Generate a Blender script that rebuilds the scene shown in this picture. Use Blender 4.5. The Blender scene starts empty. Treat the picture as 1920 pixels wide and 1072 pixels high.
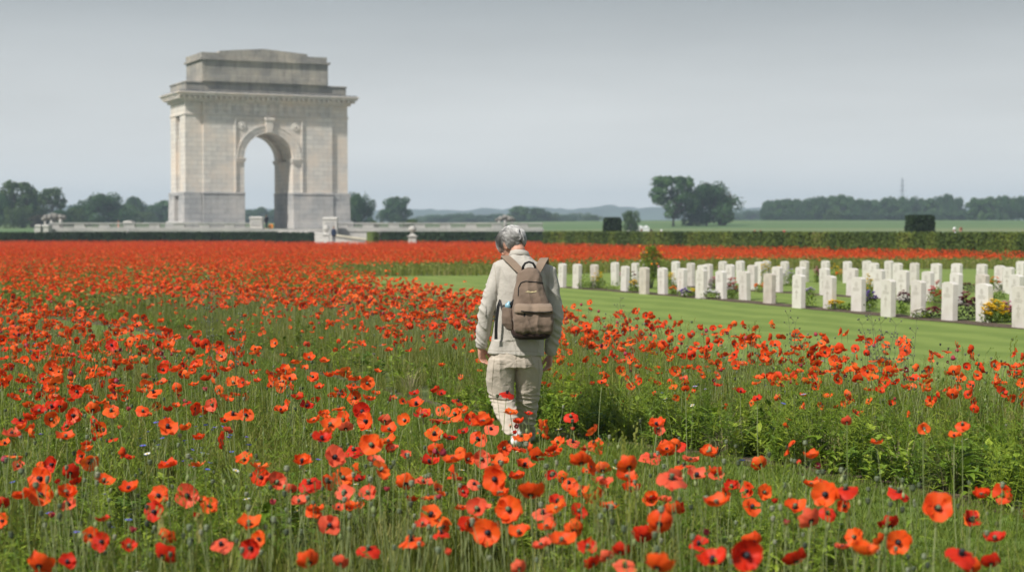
import bpy, bmesh, math, random
import numpy as np
from mathutils import Vector, Matrix, Euler, noise
from math import sin, cos, pi, radians as R

S = bpy.context.scene
F = 3200.0          # focal length in pixels of a 1920 px wide picture
EYE = 1.72
HZ = 431.0
HAZE = 0.00036

# ------------------------------------------------------------------ camera, sky, sun
cam_d = bpy.data.cameras.new('camera')
cam = bpy.data.objects.new('camera', cam_d)
S.collection.objects.link(cam)
cam_d.sensor_width = 36.0
cam_d.lens = 36.0 * F / 1920.0
cam_d.clip_start = 0.1
cam_d.clip_end = 12000
cam.location = (0, 0, EYE)
cam.rotation_euler = (R(90) - math.atan((536 - HZ) / F), 0, 0)
cam_d.dof.use_dof = True
cam_d.dof.focus_distance = 13.0
cam_d.dof.aperture_fstop = 2.8
S.camera = cam

SUN = Vector((-0.70, -0.71, 1.08)).normalized()
w = bpy.data.worlds.new('World'); S.world = w; w.use_nodes = True
nt = w.node_tree; nt.nodes.clear()
N = nt.nodes.new; L = nt.links.new
out = N('ShaderNodeOutputWorld'); bg = N('ShaderNodeBackground')
sky = N('ShaderNodeTexSky'); sky.sky_type = 'NISHITA'; sky.sun_disc = False
sky.sun_elevation = math.asin(SUN.z); sky.sun_rotation = math.atan2(SUN.x, SUN.y)
sky.dust_density = 4.0; sky.air_density = 1.2
sc = N('ShaderNodeVectorMath'); sc.operation = 'SCALE'; sc.inputs['Scale'].default_value = 0.08
L(sky.outputs[0], sc.inputs[0])
tc = N('ShaderNodeTexCoord'); sx = N('ShaderNodeSeparateXYZ'); L(tc.outputs['Generated'], sx.inputs[0])
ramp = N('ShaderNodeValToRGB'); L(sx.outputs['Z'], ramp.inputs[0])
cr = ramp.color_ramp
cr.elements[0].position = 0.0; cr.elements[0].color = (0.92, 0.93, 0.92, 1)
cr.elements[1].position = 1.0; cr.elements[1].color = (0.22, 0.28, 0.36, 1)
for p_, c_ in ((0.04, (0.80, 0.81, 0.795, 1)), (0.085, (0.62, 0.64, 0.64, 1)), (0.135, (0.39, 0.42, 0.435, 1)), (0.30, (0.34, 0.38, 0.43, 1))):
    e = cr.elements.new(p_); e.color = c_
nz = N('ShaderNodeTexNoise'); nz.inputs['Scale'].default_value = 2.2; nz.inputs['Detail'].default_value = 4
mp = N('ShaderNodeMapping'); mp.inputs['Scale'].default_value = (1.6, 1.6, 9); L(tc.outputs['Generated'], mp.inputs[0]); L(mp.outputs[0], nz.inputs[0])
mr = N('ShaderNodeMapRange'); L(nz.outputs[0], mr.inputs[0]); mr.inputs['From Min'].default_value = 0.3; mr.inputs['From Max'].default_value = 0.7
mr.inputs['To Min'].default_value = 0.92; mr.inputs['To Max'].default_value = 1.07
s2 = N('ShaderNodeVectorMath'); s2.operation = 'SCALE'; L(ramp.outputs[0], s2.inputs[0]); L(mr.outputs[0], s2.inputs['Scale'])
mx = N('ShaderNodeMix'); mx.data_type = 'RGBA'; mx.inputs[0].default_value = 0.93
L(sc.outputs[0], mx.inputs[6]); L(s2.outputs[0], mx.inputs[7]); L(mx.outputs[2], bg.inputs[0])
bg.inputs[1].default_value = 1.0
L(bg.outputs[0], out.inputs[0])

sun_d = bpy.data.lights.new('sun', 'SUN'); sun_d.energy = 4.9; sun_d.angle = R(2.0); sun_d.color = (1.0, 0.955, 0.89)
sun = bpy.data.objects.new('sun', sun_d); S.collection.objects.link(sun)
sun.rotation_euler = SUN.to_track_quat('Z', 'Y').to_euler()
S.view_settings.view_transform = 'Standard'; S.view_settings.look = 'None'
S.view_settings.exposure = 0.12; S.view_settings.gamma = 1.0
S.cycles.use_denoising = True
S.cycles.max_bounces = 6; S.cycles.diffuse_bounces = 3; S.cycles.transmission_bounces = 3; S.cycles.volume_bounces = 0
S.cycles.transparent_max_bounces = 6
S.cycles.sample_clamp_indirect = 4.0
S.cycles.caustics_reflective = False; S.cycles.caustics_refractive = False

# ------------------------------------------------------------------ helpers
COL = S.collection
def gpt(px, py):                       # ground point under a pixel of the 1920 px picture
    d = F * EYE / (py - HZ)
    return ((px - 960) / F * d, d)
def X(px, d): return (px - 960) / F * d
def Z(py, d): return EYE - (py - HZ) / F * d

def link(name, me, parent=None, loc=None, rot=None, scale=None):
    o = bpy.data.objects.new(name, me); COL.objects.link(o)
    if parent is not None: o.parent = parent
    if loc is not None: o.location = loc
    if rot is not None: o.rotation_euler = rot
    if scale is not None: o.scale = scale if hasattr(scale, '__len__') else (scale,) * 3
    return o
def tag(o, label, cat, group=None):
    o['label'] = label; o['category'] = cat
    if group: o['group'] = group
    return o
def thing(name, label, cat, loc=(0, 0, 0), rz=0, group=None):
    o = link(name, None, None, loc, (0, 0, rz)); o.empty_display_size = 0.2
    return tag(o, label, cat, group)
def struct(o): o['kind'] = 'structure'; return o
def stuff(o, label=None, cat=None):
    o['kind'] = 'stuff'
    if label: o['label'] = label
    if cat: o['category'] = cat
    return o
def copy_tree(o, parent=None):
    c = o.copy(); COL.objects.link(c)
    if parent is not None: c.parent = parent
    for ch in list(o.children): copy_tree(ch, c)
    return c

_ONES = 'zero one two three four five six seven eight nine ten eleven twelve thirteen fourteen fifteen sixteen seventeen eighteen nineteen'.split()
_TENS = 'zero ten twenty thirty forty fifty sixty seventy eighty ninety'.split()
def numword(n):
    n = max(0, min(99, int(round(n)))); return _ONES[n] if n < 20 else _TENS[n // 10] + ('-' + _ONES[n % 10] if n % 10 else '')
def place(px, py): return '%s percent across and %s percent down the photo' % (numword(px / 19.2), numword(py / 10.72))
def pix(x, y, z): return 960 + x / y * F, HZ + (EYE - z) / y * F

class MB:
    """collects polygons for ONE mesh"""
    def __init__(s): s.v = []; s.f = []; s.m = []; s.t = []; s.cur = 0; s.tint = 0.0
    def add(s, vs, fs, mi=None, M=None):
        b = len(s.v)
        if M is not None: vs = [M @ Vector(v) for v in vs]
        s.v.extend([tuple(v) for v in vs]); s.t.extend([s.tint] * len(vs))
        for f in fs: s.f.append(tuple(i + b for i in f)); s.m.append(s.cur if mi is None else mi)
    def box(s, x0, x1, y0, y1, z0, z1, M=None, mi=None, taper=0.0):
        t = taper
        vs = [(x0, y0, z0), (x1, y0, z0), (x1, y1, z0), (x0, y1, z0), (x0 + t, y0 + t, z1), (x1 - t, y0 + t, z1), (x1 - t, y1 - t, z1), (x0 + t, y1 - t, z1)]
        s.add(vs, [(0, 3, 2, 1), (4, 5, 6, 7), (0, 1, 5, 4), (1, 2, 6, 5), (2, 3, 7, 6), (3, 0, 4, 7)], mi, M)
    def tube(s, pts, rad, n=6, mi=None, cap=True, M=None, flat=1.0):
        pts = [Vector(p) for p in pts]; k = len(pts)
        if not hasattr(rad, '__len__'): rad = [rad] * k
        vs = []; fs = []; prev = None
        for i, p in enumerate(pts):
            d = (pts[min(i + 1, k - 1)] - pts[max(i - 1, 0)])
            if d.length < 1e-9: d = Vector((0, 0, 1))
            d.normalize()
            if prev is None:
                a = Vector((1, 0, 0)) if abs(d.x) < 0.8 else Vector((0, 1, 0))
                u = (a - d * a.dot(d)).normalized()
            else: u = (prev - d * prev.dot(d)).normalized()
            prev = u; v_ = d.cross(u)
            for j in range(n):
                a = 2 * pi * j / n
                vs.append(p + u * (cos(a) * rad[i]) + v_ * (sin(a) * rad[i] * flat))
        for i in range(k - 1):
            for j in range(n):
                fs.append((i * n + j, i * n + (j + 1) % n, (i + 1) * n + (j + 1) % n, (i + 1) * n + j))
        if cap: fs.append(tuple(range(n - 1, -1, -1))); fs.append(tuple((k - 1) * n + j for j in range(n)))
        s.add(vs, fs, mi, M)
    def loft(s, rings, n=20, mi=None, e=2.0):
        """rings: (centre, half u, half v, U, V); superellipse exponent e"""
        vs = []; fs = []; k = len(rings)
        for (c, ru, rv, U, V) in rings:
            c = Vector(c); U = Vector(U); V = Vector(V)
            for j in range(n):
                a = 2 * pi * j / n; ca, sa = cos(a), sin(a)
                vs.append(c + U * (ru * math.copysign(abs(ca) ** (2 / e), ca)) + V * (rv * math.copysign(abs(sa) ** (2 / e), sa)))
        for i in range(k - 1):
            for j in range(n): fs.append((i * n + j, i * n + (j + 1) % n, (i + 1) * n + (j + 1) % n, (i + 1) * n + j))
        fs.append(tuple(range(n - 1, -1, -1))); fs.append(tuple((k - 1) * n + j for j in range(n)))
        s.add(vs, fs, mi)
    def lathe(s, prof, n=12, M=None, mi=None):
        vs = []; fs = []; k = len(prof)
        for (r, z) in prof:
            for j in range(n): vs.append((r * cos(2 * pi * j / n), r * sin(2 * pi * j / n), z))
        for i in range(k - 1):
            for j in range(n): fs.append((i * n + j, i * n + (j + 1) % n, (i + 1) * n + (j + 1) % n, (i + 1) * n + j))
        fs.append(tuple(range(n - 1, -1, -1))); fs.append(tuple((k - 1) * n + j for j in range(n)))
        s.add(vs, fs, mi, M)
    def ball(s, c, r, n=8, m=6, M=None, mi=None):
        if not hasattr(r, '__len__'): r = (r, r, r)
        vs = [(c[0], c[1], c[2] - r[2])]; fs = []
        for i in range(1, m):
            a = -pi / 2 + pi * i / m
            for j in range(n): vs.append((c[0] + r[0] * cos(a) * cos(2 * pi * j / n), c[1] + r[1] * cos(a) * sin(2 * pi * j / n), c[2] + r[2] * sin(a)))
        vs.append((c[0], c[1], c[2] + r[2])); T = len(vs) - 1
        for j in range(n): fs.append((0, 1 + (j + 1) % n, 1 + j)); fs.append((T, T - n + j, T - n + (j + 1) % n))
        for i in range(m - 2):
            for j in range(n): fs.append((1 + i * n + j, 1 + i * n + (j + 1) % n, 1 + (i + 1) * n + (j + 1) % n, 1 + (i + 1) * n + j))
        s.add(vs, fs, mi, M)
    def quad(s, c, a, b, mi=None):
        c = Vector(c); a = Vector(a); b = Vector(b)
        s.add([c - a - b, c + a - b, c + a + b, c - a + b], [(0, 1, 2, 3)], mi)
    def prism(s, poly, y0, y1, mi=None, M=None):
        """poly in xz, extruded along y"""
        n = len(poly)
        vs = [(x, y0, z) for x, z in poly] + [(x, y1, z) for x, z in poly]
        fs = [tuple(range(n)), tuple(range(2 * n - 1, n - 1, -1))] + [(i, i + n, (i + 1) % n + n, (i + 1) % n) for i in range(n)]
        s.add(vs, fs, mi, M)
    def mesh(s, name, mats, smooth=False, recalc=False):
        me = bpy.data.meshes.new(name); me.from_pydata(s.v, [], s.f)
        for m in (mats if isinstance(mats, (list, tuple)) else [mats]): me.materials.append(m)
        me.polygons.foreach_set('material_index', s.m)
        if smooth: me.polygons.foreach_set('use_smooth', [True] * len(s.f))
        at = me.attributes.new('tint', 'FLOAT', 'POINT'); at.data.foreach_set('value', s.t)
        if recalc:
            bm = bmesh.new(); bm.from_mesh(me); bmesh.ops.recalc_face_normals(bm, faces=bm.faces); bm.to_mesh(me); bm.free()
        me.update(); return me
    def obj(s, name, mats, parent=None, smooth=False, recalc=True, **k):
        return link(name, s.mesh(name, mats, smooth, recalc), parent, **k)

def bevel(o, wd=0.02, seg=2):
    m = o.modifiers.new('bevel', 'BEVEL'); m.width = wd; m.segments = seg; m.limit_method = 'ANGLE'; m.angle_limit = R(40); return o

def remesh(me, voxel, smooth=2):
    """fuses the closed shells of a mesh into one continuous surface"""
    o = bpy.data.objects.new('temporary', me); COL.objects.link(o)
    m = o.modifiers.new('r', 'REMESH'); m.mode = 'VOXEL'; m.voxel_size = voxel; m.use_smooth_shade = True
    if smooth: q = o.modifiers.new('s', 'SMOOTH'); q.factor = 0.5; q.iterations = smooth
    dg = bpy.context.evaluated_depsgraph_get()
    r = bpy.data.meshes.new_from_object(o.evaluated_get(dg))
    mats = [x for x in me.materials]
    bpy.data.objects.remove(o)
    r.materials.clear()
    for x in mats: r.materials.append(x)
    r.polygons.foreach_set('use_smooth', [True] * len(r.polygons))
    return r
def displace(me, fn):
    n = len(me.vertices); co = np.empty(n * 3); me.vertices.foreach_get('co', co); co = co.reshape(-1, 3)
    no = np.array([v.normal[:] for v in me.vertices])
    d = np.array([fn(Vector(c), Vector(q)) for c, q in zip(co, no)])
    me.vertices.foreach_set('co', (co + no * d[:, None]).ravel()); me.update()

# ------------------------------------------------------------------ materials
def mat(name, col=(0.5, 0.5, 0.5), rough=0.7, spec=0.3, var=0.0, nscale=5.0, bump=0.0, bscale=40.0, ramp=None, rnd=0.0, trans=0.0, tint=False, stretch=None, sheen=0.0, detail=6, bdist=0.02):
    m = bpy.data.materials.new(name); m.use_nodes = True
    t = m.node_tree; t.nodes.clear(); n = t.nodes.new; l = t.links.new
    o = n('ShaderNodeOutputMaterial'); b = n('ShaderNodeBsdfPrincipled')
    b.inputs['Roughness'].default_value = rough; b.inputs['Specular IOR Level'].default_value = spec
    if sheen: b.inputs['Sheen Weight'].default_value = sheen
    tc = n('ShaderNodeTexCoord'); src = tc.outputs['Object']
    if stretch:
        mp = n('ShaderNodeMapping'); mp.inputs['Scale'].default_value = stretch; l(src, mp.inputs[0]); src = mp.outputs[0]
    colout = None
    if ramp or var or tint or rnd:
        stops = ramp or [(0.0, tuple(c * (1 - var) for c in col)), (1.0, tuple(min(1, c * (1 + var)) for c in col))]
        fac = None
        nz = n('ShaderNodeTexNoise'); nz.inputs['Scale'].default_value = nscale; nz.inputs['Detail'].default_value = detail; l(src, nz.inputs[0])
        mr = n('ShaderNodeMapRange'); l(nz.outputs[0], mr.inputs[0]); mr.inputs['From Min'].default_value = 0.3; mr.inputs['From Max'].default_value = 0.7
        fac = mr.outputs[0]
        if rnd or tint:
            mu = n('ShaderNodeMath'); mu.operation = 'MULTIPLY'; l(fac, mu.inputs[0]); mu.inputs[1].default_value = 1 - rnd
            oi = n('ShaderNodeObjectInfo'); at = n('ShaderNodeAttribute'); at.attribute_name = 'tint'
            ad = n('ShaderNodeMath'); ad.operation = 'ADD'; l(oi.outputs['Random'], ad.inputs[0]); l(at.outputs['Fac'], ad.inputs[1])
            fr = n('ShaderNodeMath'); fr.operation = 'FRACT'; l(ad.outputs[0], fr.inputs[0])
            ma = n('ShaderNodeMath'); ma.operation = 'MULTIPLY_ADD'; l(fr.outputs[0], ma.inputs[0]); ma.inputs[1].default_value = rnd; l(mu.outputs[0], ma.inputs[2])
            fac = ma.outputs[0]
        rp = n('ShaderNodeValToRGB'); l(fac, rp.inputs[0]); c = rp.color_ramp
        c.elements[0].position = stops[0][0]; c.elements[0].color = (*stops[0][1], 1)
        c.elements[1].position = stops[-1][0]; c.elements[1].color = (*stops[-1][1], 1)
        for p_, q_ in stops[1:-1]: e = c.elements.new(p_); e.color = (*q_, 1)
        colout = rp.outputs[0]; l(colout, b.inputs['Base Color'])
    else: b.inputs['Base Color'].default_value = (*col, 1)
    if bump:
        n2 = n('ShaderNodeTexNoise'); n2.inputs['Scale'].default_value = bscale; n2.inputs['Detail'].default_value = 5; l(src, n2.inputs[0])
        bp = n('ShaderNodeBump'); bp.inputs['Strength'].default_value = bump; bp.inputs['Distance'].default_value = bdist; l(n2.outputs[0], bp.inputs['Height']); l(bp.outputs[0], b.inputs['Normal'])
    if trans:
        tr = n('ShaderNodeBsdfTranslucent'); mxs = n('ShaderNodeMixShader'); mxs.inputs[0].default_value = trans
        if colout: l(colout, tr.inputs[0])
        else: tr.inputs[0].default_value = (*col, 1)
        l(b.outputs[0], mxs.inputs[1]); l(tr.outputs[0], mxs.inputs[2]); l(mxs.outputs[0], o.inputs[0])
    else: l(b.outputs[0], o.inputs[0])
    return m

def stone_mat(name, c1, c2, c3, bw=1.3, bh=0.55, stain=(0.16, 0.15, 0.13), stain_amt=0.35, joint=0.75, nsc=0.35):
    """ashlar: block-to-block colour change, fine joints, weather streaks"""
    m = bpy.data.materials.new(name); m.use_nodes = True
    t = m.node_tree; t.nodes.clear(); n = t.nodes.new; l = t.links.new
    o = n('ShaderNodeOutputMaterial'); b = n('ShaderNodeBsdfPrincipled'); l(b.outputs[0], o.inputs[0])
    b.inputs['Roughness'].default_value = 0.85; b.inputs['Specular IOR Level'].default_value = 0.2
    tc = n('ShaderNodeTexCoord'); s = n('ShaderNodeSeparateXYZ'); l(tc.outputs['Object'], s.inputs[0])
    ad = n('ShaderNodeMath'); ad.operation = 'ADD'; l(s.outputs[0], ad.inputs[0]); l(s.outputs[1], ad.inputs[1])
    cb = n('ShaderNodeCombineXYZ'); l(ad.outputs[0], cb.inputs[0]); l(s.outputs[2], cb.inputs[1])
    br = n('ShaderNodeTexBrick'); l(cb.outputs[0], br.inputs[0]); br.inputs['Scale'].default_value = 1
    br.inputs['Brick Width'].default_value = bw; br.inputs['Row Height'].default_value = bh; br.inputs['Mortar Size'].default_value = 0.032
    br.inputs['Color1'].default_value = (*c1, 1); br.inputs['Color2'].default_value = (*c2, 1); br.inputs['Bias'].default_value = -0.1
    br.inputs['Mortar'].default_value = tuple(c * joint for c in c1) + (1,)
    nz = n('ShaderNodeTexNoise'); nz.inputs['Scale'].default_value = nsc; nz.inputs['Detail'].default_value = 8; nz.inputs['Roughness'].default_value = 0.65; l(tc.outputs['Object'], nz.inputs[0])
    mr = n('ShaderNodeMapRange'); l(nz.outputs[0], mr.inputs[0]); mr.inputs['From Min'].default_value = 0.42; mr.inputs['From Max'].default_value = 0.68
    mx = n('ShaderNodeMix'); mx.data_type = 'RGBA'; l(mr.outputs[0], mx.inputs[0]); l(br.outputs[0], mx.inputs[6]); mx.inputs[7].default_value = (*c3, 1)
    mp = n('ShaderNodeMapping'); mp.inputs['Scale'].default_value = (1.6, 1.6, 0.25); l(tc.outputs['Object'], mp.inputs[0])
    n2 = n('ShaderNodeTexNoise'); n2.inputs['Scale'].default_value = 1.4; n2.inputs['Detail'].default_value = 9; n2.inputs['Roughness'].default_value = 0.7; l(mp.outputs[0], n2.inputs[0])
    m2 = n('ShaderNodeMapRange'); l(n2.outputs[0], m2.inputs[0]); m2.inputs['From Min'].default_value = 0.5; m2.inputs['From Max'].default_value = 0.8; m2.inputs['To Max'].default_value = stain_amt
    x2 = n('ShaderNodeMix'); x2.data_type = 'RGBA'; l(m2.outputs[0], x2.inputs[0]); l(mx.outputs[2], x2.inputs[6]); x2.inputs[7].default_value = (*stain, 1)
    l(x2.outputs[2], b.inputs['Base Color'])
    bp = n('ShaderNodeBump'); bp.inputs['Strength'].default_value = 0.5; bp.inputs['Distance'].default_value = 0.02; l(br.outputs['Fac'], bp.inputs['Height']); bp.invert = True
    l(bp.outputs[0], b.inputs['Normal'])
    return m

M_petal = mat('poppy_petal', rough=0.6, spec=0.25, rnd=0.72, tint=True, trans=0.38, nscale=25,
              ramp=[(0.0, (0.66, 0.026, 0.006)), (0.25, (0.80, 0.062, 0.009)), (0.55, (0.88, 0.112, 0.013)), (0.80, (0.92, 0.168, 0.020)), (0.93, (0.82, 0.16, 0.07)), (1.0, (0.60, 0.06, 0.09))], bump=0.5, bscale=60, bdist=0.004)
M_blotch = mat('poppy_blotch', (0.012, 0.006, 0.010), 0.6)
M_pink = mat('faded_petal', (0.42, 0.05, 0.08), 0.6, var=0.4, nscale=30, trans=0.3)
M_pod = mat('poppy_seed_pod', rough=0.75, rnd=0.7, tint=True, nscale=40, ramp=[(0.0, (0.03, 0.035, 0.03)), (0.35, (0.10, 0.13, 0.07)), (0.7, (0.22, 0.26, 0.16)), (1.0, (0.32, 0.30, 0.22))])
M_stem = mat('poppy_stem', rough=0.7, rnd=0.6, tint=True, nscale=10, trans=0.15, ramp=[(0, (0.16, 0.22, 0.07)), (1, (0.36, 0.40, 0.18))])
M_grass = mat('meadow_blade', rough=0.6, spec=0.3, rnd=0.7, tint=True, nscale=4, trans=0.35,
              ramp=[(0.0, (0.055, 0.095, 0.009)), (0.35, (0.145, 0.195, 0.018)), (0.65, (0.245, 0.265, 0.05)), (0.88, (0.36, 0.335, 0.12)), (1.0, (0.50, 0.40, 0.22))])
M_leaf = mat('weed_leaf', rough=0.5, spec=0.35, rnd=0.6, tint=True, nscale=8, trans=0.3, ramp=[(0, (0.035, 0.085, 0.009)), (0.4, (0.15, 0.245, 0.02)), (1, (0.40, 0.48, 0.05))])
M_mown = mat('mown_blade', rough=0.6, rnd=0.6, tint=True, nscale=3, trans=0.3, ramp=[(0, (0.085, 0.14, 0.016)), (0.6, (0.16, 0.22, 0.028)), (1, (0.27, 0.30, 0.06))])
M_soil = mat('soil', rough=0.95, nscale=14, bump=0.8, bscale=50, ramp=[(0, (0.045, 0.03, 0.02)), (0.6, (0.10, 0.07, 0.045)), (1, (0.19, 0.145, 0.10))])
M_bedground = mat('bed_ground', rough=0.95, nscale=3, ramp=[(0, (0.04, 0.05, 0.018)), (0.6, (0.09, 0.12, 0.03)), (1, (0.15, 0.17, 0.06))])
M_cream = mat('cream_petal', (0.75, 0.70, 0.62), 0.6, trans=0.2)
M_white = mat('white_petal', (0.80, 0.80, 0.78), 0.6, trans=0.2)
M_blue = mat('cornflower_petal', (0.10, 0.16, 0.58), 0.6, var=0.3, trans=0.2)
M_yel = mat('yellow_petal', (0.82, 0.58, 0.02), 0.6, var=0.15, trans=0.2)
M_org = mat('orange_petal', (0.85, 0.25, 0.02), 0.6, var=0.2, trans=0.2)
M_pnk = mat('pink_petal', (0.72, 0.28, 0.42), 0.6, var=0.2, trans=0.2)
M_mar = mat('maroon_petal', (0.20, 0.015, 0.04), 0.6, var=0.3, trans=0.2)
M_pur = mat('purple_petal', (0.24, 0.14, 0.48), 0.6, var=0.3, trans=0.2)
M_redp = mat('crimson_petal', (0.60, 0.02, 0.02), 0.6, var=0.3, trans=0.2)
M_lav = mat('pale_mauve_petal', (0.52, 0.46, 0.62), 0.6, var=0.2, trans=0.2)

# ------------------------------------------------------------------ terrain and ground sheets
def sstep(a, b, x):
    t = min(1, max(0, (x - a) / (b - a))); return t * t * (3 - 2 * t)
def ground_z(x, y):
    k = 0.5 + 0.5 * sstep(-40, 60, x)
    return (3.2 + 1.9 * k) * sstep(175, 620, y) + 10 * sstep(900, 3000, y)
ys = sorted(set([-40, 0, 10, 25, 50, 80, 120, 160] + list(range(175, 640, 15)) + list(range(640, 1000, 40)) + list(range(1000, 3400, 150)) + [3440]))
xs = sorted(set([-2490, -2000, -1500, -1000, -700, -500] + list(range(-400, 401, 20)) + [500, 700, 1000, 1500, 2000, 2490]))
mb = MB(); nx = len(xs)
mb.add([(x, y, ground_z(x, y)) for y in ys for x in xs], [(j * nx + i, j * nx + i + 1, (j + 1) * nx + i + 1, (j + 1) * nx + i) for j in range(len(ys) - 1) for i in range(nx - 1)])
M_field = mat('field_ground', rough=0.95, nscale=0.9, stretch=(0.004, 0.03, 1), detail=8, ramp=[(0, (0.07, 0.125, 0.035)), (0.5, (0.085, 0.155, 0.05)), (0.8, (0.16, 0.19, 0.075)), (1, (0.24, 0.22, 0.11))])
struct(mb.obj('ground', M_field, smooth=True, recalc=False))

def sheet(name, poly, z, m):
    b = MB(); b.add([(x, y, z) for x, y in poly], [tuple(range(len(poly)))]); me = b.mesh(name, m, recalc=False)
    bm = bmesh.new(); bm.from_mesh(me); bmesh.ops.triangulate(bm, faces=bm.faces); bmesh.ops.recalc_face_normals(bm, faces=bm.faces)
    for f in bm.faces:
        if f.normal.z < 0: f.normal_flip()
    bm.to_mesh(me); bm.free()
    return struct(link(name, me))
# far edge of the mown path, from near right to far left, then its near edge
path_far = [(5.4, 7.2), (4.0, 9.1), (3.05, 10.3), (2.35, 11.6), (1.72, 12.5), (0.81, 13.6), (0.0, 14.7), (-0.84, 16.6), (-1.84, 19.0), (-2.7, 20.8), (-3.9, 24), (-6.5, 29.5), (-9.5, 34), (-14, 38)]
path_near = [(3.0, 5.6), (2.2, 7.4), (1.55, 8.9), (0.85, 10.0), (0.2, 10.9), (-0.6, 12.0), (-1.4, 13.5), (-2.2, 15.5), (-3.0, 18.0), (-3.9, 20.0), (-5.2, 23), (-7.5, 27.5), (-10, 31.5), (-14, 35.5)]
lawn_near = [(12, 7), (6.6, 12.2), (4.75, 16.0), (3.9, 17.4), (3.2, 19.0), (2.25, 21.2), (1.5, 23.4), (0.8, 25.8), (-0.1, 29.0), (-1.0, 33.0), (-2.7, 39.0), (-3.8, 43), (-5.4, 52), (-6.6, 59)]
lawn_far = [(-6.4, 62), (-5.3, 63), (0.8, 65), (5, 69), (10, 74), (22, 75), (45, 75), (60, 30), (45, 7)]
POLY_PATH = path_far + path_near[::-1]
POLY_LAWN = lawn_near + lawn_far
def inside(poly, x, y):
    c = False; n = len(poly); j = n - 1
    for i in range(n):
        xi, yi = poly[i]; xj, yj = poly[j]
        if (yi > y) != (yj > y) and x < (xj - xi) * (y - yi) / (yj - yi) + xi: c = not c
        j = i
    return c
def dist_line(pl, x, y):
    best = 1e9
    for (ax, ay), (bx, by) in zip(pl, pl[1:]):
        dx, dy = bx - ax, by - ay; t = max(0, min(1, ((x - ax) * dx + (y - ay) * dy) / (dx * dx + dy * dy)))
        best = min(best, math.hypot(ax + dx * t - x, ay + dy * t - y))
    return best
sheet('meadow_soil', [(-60, 3), (60, 3), (60, 170), (-60, 170)], 0.004, M_bedground)

def lawn_material():
    m = mat('lawn', rough=0.9, nscale=1.0)
    t = m.node_tree; n = t.nodes.new; l = t.links.new; b = t.nodes['Principled BSDF']
    tc = n('ShaderNodeTexCoord'); mp = n('ShaderNodeMapping'); mp.vector_type = 'POINT'; l(tc.outputs['Object'], mp.inputs[0])
    mp.inputs['Rotation'].default_value = (0, 0, -math.atan2(-19.7, 7.8))      # mowing runs along the front row of stones
    s = n('ShaderNodeSeparateXYZ'); l(mp.outputs[0], s.inputs[0])
    nz0 = n('ShaderNodeTexNoise'); nz0.inputs['Scale'].default_value = 0.35; l(tc.outputs['Object'], nz0.inputs[0])
    a = n('ShaderNodeMath'); a.operation = 'MULTIPLY_ADD'; l(nz0.outputs[0], a.inputs[0]); a.inputs[1].default_value = 2.2; l(s.outputs['Y'], a.inputs[2])
    m1 = n('ShaderNodeMath'); m1.operation = 'MULTIPLY'; l(a.outputs[0], m1.inputs[0]); m1.inputs[1].default_value = 4.6
    sn = n('ShaderNodeMath'); sn.operation = 'SINE'; l(m1.outputs[0], sn.inputs[0])
    mr = n('ShaderNodeMapRange'); l(sn.outputs[0], mr.inputs[0]); mr.inputs['From Min'].default_value = -0.6; mr.inputs['From Max'].default_value = 0.6; mr.inputs['To Max'].default_value = 0.30
    nz = n('ShaderNodeTexNoise'); nz.inputs['Scale'].default_value = 1.2; nz.inputs['Detail'].default_value = 10; nz.inputs['Roughness'].default_value = 0.7; l(tc.outputs['Object'], nz.inputs[0])
    ad = n('ShaderNodeMath'); ad.operation = 'MULTIPLY_ADD'; l(nz.outputs[0], ad.inputs[0]); ad.inputs[1].default_value = 0.9; l(mr.outputs[0], ad.inputs[2])
    rp = n('ShaderNodeValToRGB'); l(ad.outputs[0], rp.inputs[0]); c = rp.color_ramp
    c.elements[0].position = 0.15; c.elements[0].color = (0.102, 0.162, 0.022, 1); c.elements[1].position = 1.0; c.elements[1].color = (0.215, 0.28, 0.058, 1)
    l(rp.outputs[0], b.inputs['Base Color'])
    n2 = n('ShaderNodeTexNoise'); n2.inputs['Scale'].default_value = 30; n2.inputs['Detail'].default_value = 4; l(tc.outputs['Object'], n2.inputs[0])
    bp = n('ShaderNodeBump'); bp.inputs['Strength'].default_value = 0.6; bp.inputs['Distance'].default_value = 0.03; l(n2.outputs[0], bp.inputs['Height']); l(bp.outputs[0], b.inputs['Normal'])
    return m
sheet('lawn', POLY_LAWN, 0.008, lawn_material())
sheet('grass_path', POLY_PATH, 0.012, mat('path_turf', rough=0.95, nscale=6, ramp=[(0, (0.08, 0.135, 0.022)), (1, (0.16, 0.23, 0.04))], bump=0.5, bscale=60))
soil_edge = []
for (x, y), k in zip(path_far, range(99)): soil_edge.append((x + 0.16 + 0.05 * sin(k * 2.3), y + 0.12))
sheet('bare_soil', [(x - 0.10, y - 0.09) for x, y in path_far] + soil_edge[::-1], 0.016, M_soil)

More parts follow.
